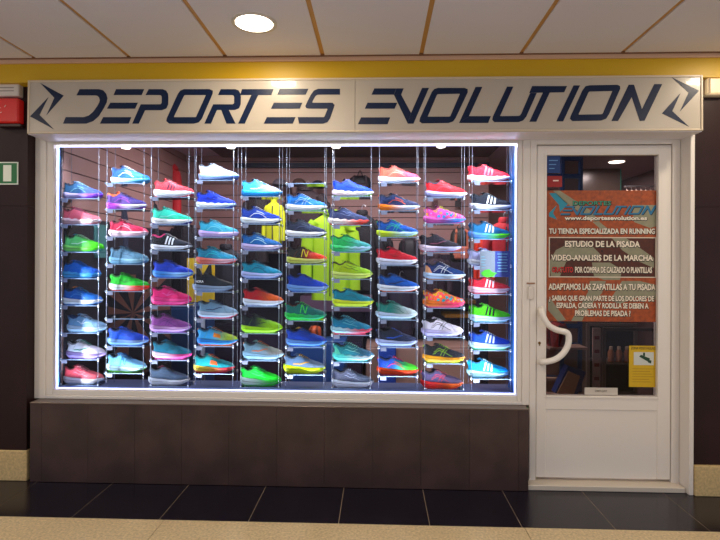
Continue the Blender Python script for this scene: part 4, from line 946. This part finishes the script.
# fan-shaped mural board
cxm, czm = XZ(133, 313, .8)
t = thing('fan_poster', 'dark board with brown rays fanning from its centre, low behind second rack', 'poster', (cxm, .8, czm - .4))
bb = XZ(108, 274, .8); bc = XZ(170, 392, .8)
obj('board', MB().box(bb[0], bc[0], .8, .82, bc[1], bb[1]), mat('1c1420', .6), t)
m = MB()
hw_ = (bc[0] - bb[0]) / 2 - .005
for k in range(9):
    a0 = k * 2 * PI / 9 + .1; a1 = a0 + .32
    q = [(cxm, czm)]
    for an in (a0, a1):
        c, s_ = math.cos(an), math.sin(an)
        r = min((bc[0] - .004 - cxm) / c if c > 0 else (bb[0] + .004 - cxm) / c if c < 0 else 9, (bb[1] - .004 - czm) / s_ if s_ > 0 else (bc[1] + .004 - czm) / s_ if s_ < 0 else 9, .42)
        q.append((cxm + c * r, czm + s_ * r))
    m.plate(q, .7975, .7997)
obj('rays', m, mat('8c5444', .6), t)
# ---- seen through the door
Yd = 1.6
def fr4(m, x0, y0, x1, y1, Y, th, dp=.02):
    a = XZ(x0, y0, Y); b = XZ(x1, y1, Y)
    m.box(a[0], a[0] + th, Y, Y + dp, b[1], a[1]); m.box(b[0] - th, b[0], Y, Y + dp, b[1], a[1])
    m.box(a[0] + th, b[0] - th, Y, Y + dp, a[1] - th, a[1]); m.box(a[0] + th, b[0] - th, Y, Y + dp, b[1], b[1] + th)
# blue shelf frame
a = XZ(540, 150, 1.5); b = XZ(582, 400, 1.5)
t = thing('wall_shelving', 'blue-framed shelving with beige backs left behind the door glass', 'shelving', ((a[0] + b[0]) / 2, 1.5, 0))
m = MB(); 
for x in (a[0], (a[0] + b[0]) / 2, b[0] - .03): m.box(x, x + .03, 1.5, 1.53, 0, a[1])
for py in (158, 176, 345, 378, 326): z = XZ(560, py, 1.5)[1]; m.box(a[0], b[0], 1.502, 1.528, z - .02, z + .02)
obj('frame', m, mat('183c74', .4), t)
obj('back_panel', MB().box(a[0], b[0], 1.54, 1.56, 0, a[1]), mat('9c7464', .6), t)
for py in (345, 378):
    z = XZ(560, py, 1.5)[1]; obj('shelf', MB().box(a[0] + .03, b[0] - .03, 1.30 if py == 345 else 1.44, 1.499, z - .01, z + .01), mat('b08c7c', .5), t)
# tilted card box
zq = XZ(577, 397, 1.32)[1]; obj('shelf', MB().box(a[0] + .03, b[0] + .12, 1.30, 1.499, zq - .02, zq - .001), mat('b08c7c', .5), t)
pl = [XZ(*q, 1.32) for q in ((555, 393), (568, 366), (586, 372), (577, 397))]
t = thing('tilted_box', 'beige box with dark blue edge leaning low behind the door glass', 'box', (pl[0][0] + .1, 1.32, pl[3][1]))
obj('body', MB().plate(pl, 1.32, 1.42), mat('183070', .5), t)
pl = [XZ(*q, 1.315) for q in ((557, 393), (568.5, 371), (580, 376), (573, 396))]
obj('front', MB().plate(pl, 1.31, 1.3195), mat('a87c60', .5), t)
# white banner
a = XZ(593, 328, 1.4); b = (XZ(600.5, 392, 1.4)[0], .002)
t = thing('roll_banner', 'narrow pale banner with red marks behind the door glass', 'banner', ((a[0] + b[0]) / 2, 1.4, b[1]))
obj('banner', MB().box(a[0], b[0], 1.4, 1.415, b[1], a[1]), mat('b49890', .5), t)
m = MB()
for i in range(6):
    z = a[1] - .07 - i * .12; m.box(a[0] + .012, b[0] - .012, 1.397, 1.3995, z - .03, z)
obj('printing', m, mat('7a1c24', .5), t)
# glass cabinet with bottles
a = XZ(603, 331, 1.7); b = XZ(657, 400, 1.7)
t = thing('glass_cabinet', 'dark display cabinet with pale metal frame behind the door glass', 'cabinet', ((a[0] + b[0]) / 2, 1.7, 0))
m = MB(); x0, x1, zt2 = a[0], b[0], a[1]
for x in (x0, x1 - .03):
    for y in (1.7, 2.07): m.box(x, x + .03, y, y + .03, 0, zt2)
m.box(x0, x1, 1.7, 1.73, zt2, zt2 + .03); m.box(x0, x1, 2.07, 2.1, zt2, zt2 + .03)
obj('cabinet_frame', m, mat('8c7c74', .4, metal=.4), t)
obj('back_panel', MB().box(x0 + .03, x1 - .03, 2.09, 2.1, .02, zt2), mat('2a1c1a', .6), t)
zsf = XZ(630, 362, 1.85)[1]; obj('shelf', MB().box(x0 + .031, x1 - .031, 1.74, 2.08, zsf - .012, zsf), mat('5a4a40', .5), t)
zsf2 = zsf - .34; obj('shelf', MB().box(x0 + .031, x1 - .031, 1.74, 2.08, zsf2 - .012, zsf2), mat('5a4a40', .5), t)
for i, w in enumerate(('leftmost', 'middle', 'rightmost')):
    p = P(611 + i * 8, 362, 1.85)
    t = thing('bottle', 'peach-coloured bottle on the cabinet shelf behind the door, %s of three' % w, 'bottle', (p.x, 1.85, zsf + .001), 'bottles in the glass cabinet')
    obj('body', MB().lathe((0, 0, 0), [(.026, 0), (.03, .01), (.03, .09), (.018, .115), (.018, .12)], 16), mat('c8845c', .4), t, True, True)
    obj('cap', MB().lathe((0, 0, .1202), [(.017, 0), (.017, .025), (.012, .028)], 14), mat('e0c8b0', .4), t, True, True)
# mirror and hangers high behind the door
a = XZ(583, 150, 3.4); b = XZ(620, 230, 3.4)
t = thing('glass_screen', 'tall glass screen with green edges behind the top of the door', 'glass screen', ((a[0] + b[0]) / 2, 3.4, 0))
obj('pane', MB().box(a[0], b[0], 3.4, 3.41, 0, a[1] - .1), mat('6c5a50', .25, spec=.8), t)
for x in (a[0] - .012, b[0]): obj('edge', MB().box(x, x + .012, 3.398, 3.412, 0, a[1] - .1), mat('2c9480', .3), t)
a = XZ(624, 189, 3.0)
t = thing('clothes_rail', 'chrome rail high behind the right of the door glass', 'rail', (a[0], 3.0, a[1]))
b = XZ(658, 189, 3.0)
obj('bar', MB().tube([(a[0], 3.0, a[1] + .03), (b[0], 3.0, a[1] + .03)], .01, 8), STEEL, t, True)
obj('bracket', MB().tube([(b[0] - .03, 3.0, a[1] + .03), (b[0] - .03, 3.0, SC)], .008, 8), STEEL, t, True)
for i in range(6):
    x = a[0] + .03 + i * .055
    h = thing('clothes_hanger', 'pale clothes hangers on the chrome rail behind the door glass', 'hanger', (x, 3.0, a[1] - .03), 'hangers on the chrome rail', PI / 2)
    obj('shoulders', MB().tube([(-.07, 0, -.015), (-.04, 0, .0), (0, 0, .015), (.04, 0, .0), (.07, 0, -.015)], .008, 6), mat('e8c8b0', .4), h, True, True)
    obj('hook', MB().tube([(0, 0, .015), (0, 0, .05), (.0, .015, .072)], .0025, 5), STEEL, h, True, True)
jacket('red jacket low behind the left of the door, above the shelf', 'jacket', 556, 322, 346, 1.2, 20, '8c1810', sleeves=True)
# ------------------------------------------------------------------ stickers and posters on the door glass
YP = GY - .0005
def on_glass(name, label, cat, x0, y0, x1, y1, c, th=.0008, part='sheet', rough=.5, var=0):
    a = XZ(x0, y0, YP); b = XZ(x1, y1, YP)
    t = thing(name, label, cat, ((a[0] + b[0]) / 2, YP, b[1]))
    obj(part, MB().box(a[0], b[0], YP - th, YP, b[1], a[1]), mat(c, rough, var=var, scale=40), t)
    return t
Y1 = YP - .0009
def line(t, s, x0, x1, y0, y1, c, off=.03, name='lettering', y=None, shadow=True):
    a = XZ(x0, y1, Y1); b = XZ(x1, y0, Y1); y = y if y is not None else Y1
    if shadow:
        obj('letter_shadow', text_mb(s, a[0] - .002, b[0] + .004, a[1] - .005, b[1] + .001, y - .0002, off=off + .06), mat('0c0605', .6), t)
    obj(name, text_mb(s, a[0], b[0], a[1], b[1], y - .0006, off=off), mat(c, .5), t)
PY = GY - .0005
on = on_glass('door_poster', 'orange poster of running shop services covering the middle of the door glass', 'poster', 547, 190.5, 658, 322, '9a4412', var=.35)
a = XZ(548.8, 237, YP); b = XZ(656, 277.8, YP)
obj('dark_field', MB().box(a[0], b[0], Y1 + .00005, Y1 + .0003, b[1], a[1]), mat('4c2012', .6, var=.3, scale=40), on)
# big pale figures printed on it
m = MB()
def blob(pts): m.plate([XZ(*q, Y1) for q in pts], Y1 - .0001, Y1 + .0004)
pale = '88866e'
blob([(553, 190.7), (560, 190.7), (590, 210), (600, 222), (594, 221), (566, 203)])
blob([(592, 221.5), (600, 222.2), (614, 234), (606, 234)])
blob([(632, 205), (657, 205), (657.5, 226), (650, 228), (634, 222)])
blob([(549, 262), (556, 250), (572, 242), (590, 244), (600, 254), (600, 262), (590, 258), (576, 256), (566, 262), (560, 276), (551, 277)])
blob([(612, 238), (626, 238), (654, 258), (654, 268), (640, 262), (622, 250)])
blob([(592, 262.5), (610, 262.5), (622, 270), (620, 280), (604, 280), (594, 276)])
blob([(590, 281), (606, 281), (602, 293), (588, 308), (582, 321), (571, 321), (580, 306), (588, 292)])
blob([(622, 281), (640, 281), (656, 285), (656, 300), (640, 296), (620, 304), (610, 300)])
blob([(548, 300), (551, 299), (566, 320), (558, 321.5), (548, 310)])
obj('pale_figure', m, mat(pale, .6, var=.1, scale=30), on)
m = MB()
blob([(549, 193), (556, 193), (568, 204), (560, 212), (559, 205), (553, 198)])
blob([(557, 205), (553, 213), (557, 219.5), (566, 223), (549, 216.5), (549, 213)])
obj('emblem', m, mat('1c88a0', .4), on)
line(on, 'DEPORTES', 573, 611, 201, 205.2, '2c8c70', .02, 'lettering')
sh = .35
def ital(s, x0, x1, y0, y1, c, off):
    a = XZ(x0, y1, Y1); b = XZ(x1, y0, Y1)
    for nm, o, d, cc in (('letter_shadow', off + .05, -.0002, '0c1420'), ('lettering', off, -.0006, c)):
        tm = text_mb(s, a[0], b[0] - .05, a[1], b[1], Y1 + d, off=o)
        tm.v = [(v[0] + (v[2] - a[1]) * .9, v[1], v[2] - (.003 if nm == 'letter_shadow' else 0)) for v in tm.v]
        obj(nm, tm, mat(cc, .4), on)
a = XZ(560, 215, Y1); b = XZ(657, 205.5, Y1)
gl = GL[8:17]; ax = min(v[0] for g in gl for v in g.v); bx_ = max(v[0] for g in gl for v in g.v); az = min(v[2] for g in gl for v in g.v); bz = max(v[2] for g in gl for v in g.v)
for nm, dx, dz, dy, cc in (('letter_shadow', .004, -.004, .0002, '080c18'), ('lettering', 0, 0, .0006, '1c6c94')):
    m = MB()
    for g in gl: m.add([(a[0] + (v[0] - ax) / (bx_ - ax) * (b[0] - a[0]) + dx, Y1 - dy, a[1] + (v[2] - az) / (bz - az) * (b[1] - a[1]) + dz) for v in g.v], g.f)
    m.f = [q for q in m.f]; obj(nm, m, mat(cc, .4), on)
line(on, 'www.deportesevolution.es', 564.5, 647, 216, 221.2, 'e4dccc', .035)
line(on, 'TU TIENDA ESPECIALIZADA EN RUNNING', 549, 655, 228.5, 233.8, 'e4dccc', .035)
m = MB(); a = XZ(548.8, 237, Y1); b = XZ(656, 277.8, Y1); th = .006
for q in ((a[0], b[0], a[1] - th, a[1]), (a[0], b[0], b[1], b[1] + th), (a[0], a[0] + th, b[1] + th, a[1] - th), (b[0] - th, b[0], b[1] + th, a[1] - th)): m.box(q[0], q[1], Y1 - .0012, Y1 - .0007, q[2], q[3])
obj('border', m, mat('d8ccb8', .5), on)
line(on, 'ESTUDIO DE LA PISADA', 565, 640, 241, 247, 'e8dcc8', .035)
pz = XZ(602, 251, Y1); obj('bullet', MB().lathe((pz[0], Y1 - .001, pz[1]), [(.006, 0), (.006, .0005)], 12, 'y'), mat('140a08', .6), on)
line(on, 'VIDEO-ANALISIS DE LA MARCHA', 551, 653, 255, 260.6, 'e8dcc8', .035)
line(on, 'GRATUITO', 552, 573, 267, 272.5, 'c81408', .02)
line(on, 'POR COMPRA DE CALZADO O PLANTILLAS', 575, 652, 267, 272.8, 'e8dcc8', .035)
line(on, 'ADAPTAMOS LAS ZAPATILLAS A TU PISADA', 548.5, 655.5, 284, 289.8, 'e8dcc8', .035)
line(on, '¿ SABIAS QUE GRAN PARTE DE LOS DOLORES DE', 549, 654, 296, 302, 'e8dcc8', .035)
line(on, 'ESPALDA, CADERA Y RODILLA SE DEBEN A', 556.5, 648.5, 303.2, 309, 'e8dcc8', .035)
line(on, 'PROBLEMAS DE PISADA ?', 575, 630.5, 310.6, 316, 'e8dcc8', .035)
s1 = on_glass('blue_sticker', 'blue card payment sticker at the top left corner of the door glass', 'sticker', 547.2, 156, 560, 173, '0c3878')
m = MB()
for i in range(3): a = XZ(549, 160 + i * 4, Y1); m.box(a[0], a[0] + .055 - .01 * i, Y1 - .0004, Y1 - .0001, a[1] - .006, a[1])
obj('printing', m, mat('6898c8', .5), s1)
s1 = on_glass('red_sticker', 'red sticker with white word under the blue one on the door glass', 'sticker', 547.2, 176, 562, 187, '98100c')
a = XZ(553, 180, Y1); obj('printing', MB().box(a[0], a[0] + .035, Y1 - .0004, Y1 - .0001, a[1] - .008, a[1]), mat('f0d8d0', .5), s1)
nt = on_glass('surveillance_notice', 'yellow camera surveillance notice at the lower right of the door glass', 'notice', 629, 345.6, 658.2, 387.2, 'cca606')
a = XZ(633.8, 352, Y1); b = XZ(653.8, 365.2, Y1); obj('white_field', MB().box(a[0], b[0], Y1 - .0004, Y1 - .0001, b[1], a[1]), mat('c8ccc4', .5), nt)
line(nt, 'ZONA VIDEOVIGILADA', 631, 657, 347, 349.4, '3a3414', .01, shadow=False)
m = MB()
for q in ([(639, 356.5), (641, 354.8), (650, 358.5), (648.5, 362)], [(649, 360), (651.5, 360.5), (651, 363.5), (648, 362.5)], [(643, 352.6), (645, 352.6), (645, 356.2), (643, 355.6)]): m.plate([XZ(*k, Y1) for k in q], Y1 - .001, Y1 - .0005)
obj('camera_symbol', m, mat('103c20', .5), nt)
m = MB()
for i in range(6): a = XZ(632, 368.5 + i * 2.6, Y1); b = XZ(655 - (i * 5 % 7), 369.2 + i * 2.6, Y1); m.box(a[0], b[0], Y1 - .0004, Y1 - .0001, b[1], a[1])
obj('small_print', m, mat('a07c08', .5), nt)
pt_ = on_glass('name_strip', 'narrow white strip with small grey print at the bottom of the door glass', 'label', 584.5, 387.4, 617.5, 395, 'c8c0b4', .002)
line(pt_, 'EMPUJAR', 595, 607, 390, 392.4, '6a645c', .01, y=Y1 - .0016, shadow=False)

# ------------------------------------------------------------------ world and view
wd = bpy.data.worlds.new('world'); S.world = wd; wd.use_nodes = True
wd.node_tree.nodes['Background'].inputs[0].default_value = (.82, .87, 1.0, 1); wd.node_tree.nodes['Background'].inputs[1].default_value = .72
S.view_settings.view_transform = 'Standard'; S.view_settings.look = 'None'; S.view_settings.exposure = 0.0; S.view_settings.gamma = 1
S.view_settings.use_curve_mapping = False
S.cycles.max_bounces = 10; S.cycles.transparent_max_bounces = 24; S.cycles.caustics_reflective = False; S.cycles.caustics_refractive = False
S.cycles.sample_clamp_indirect = 4
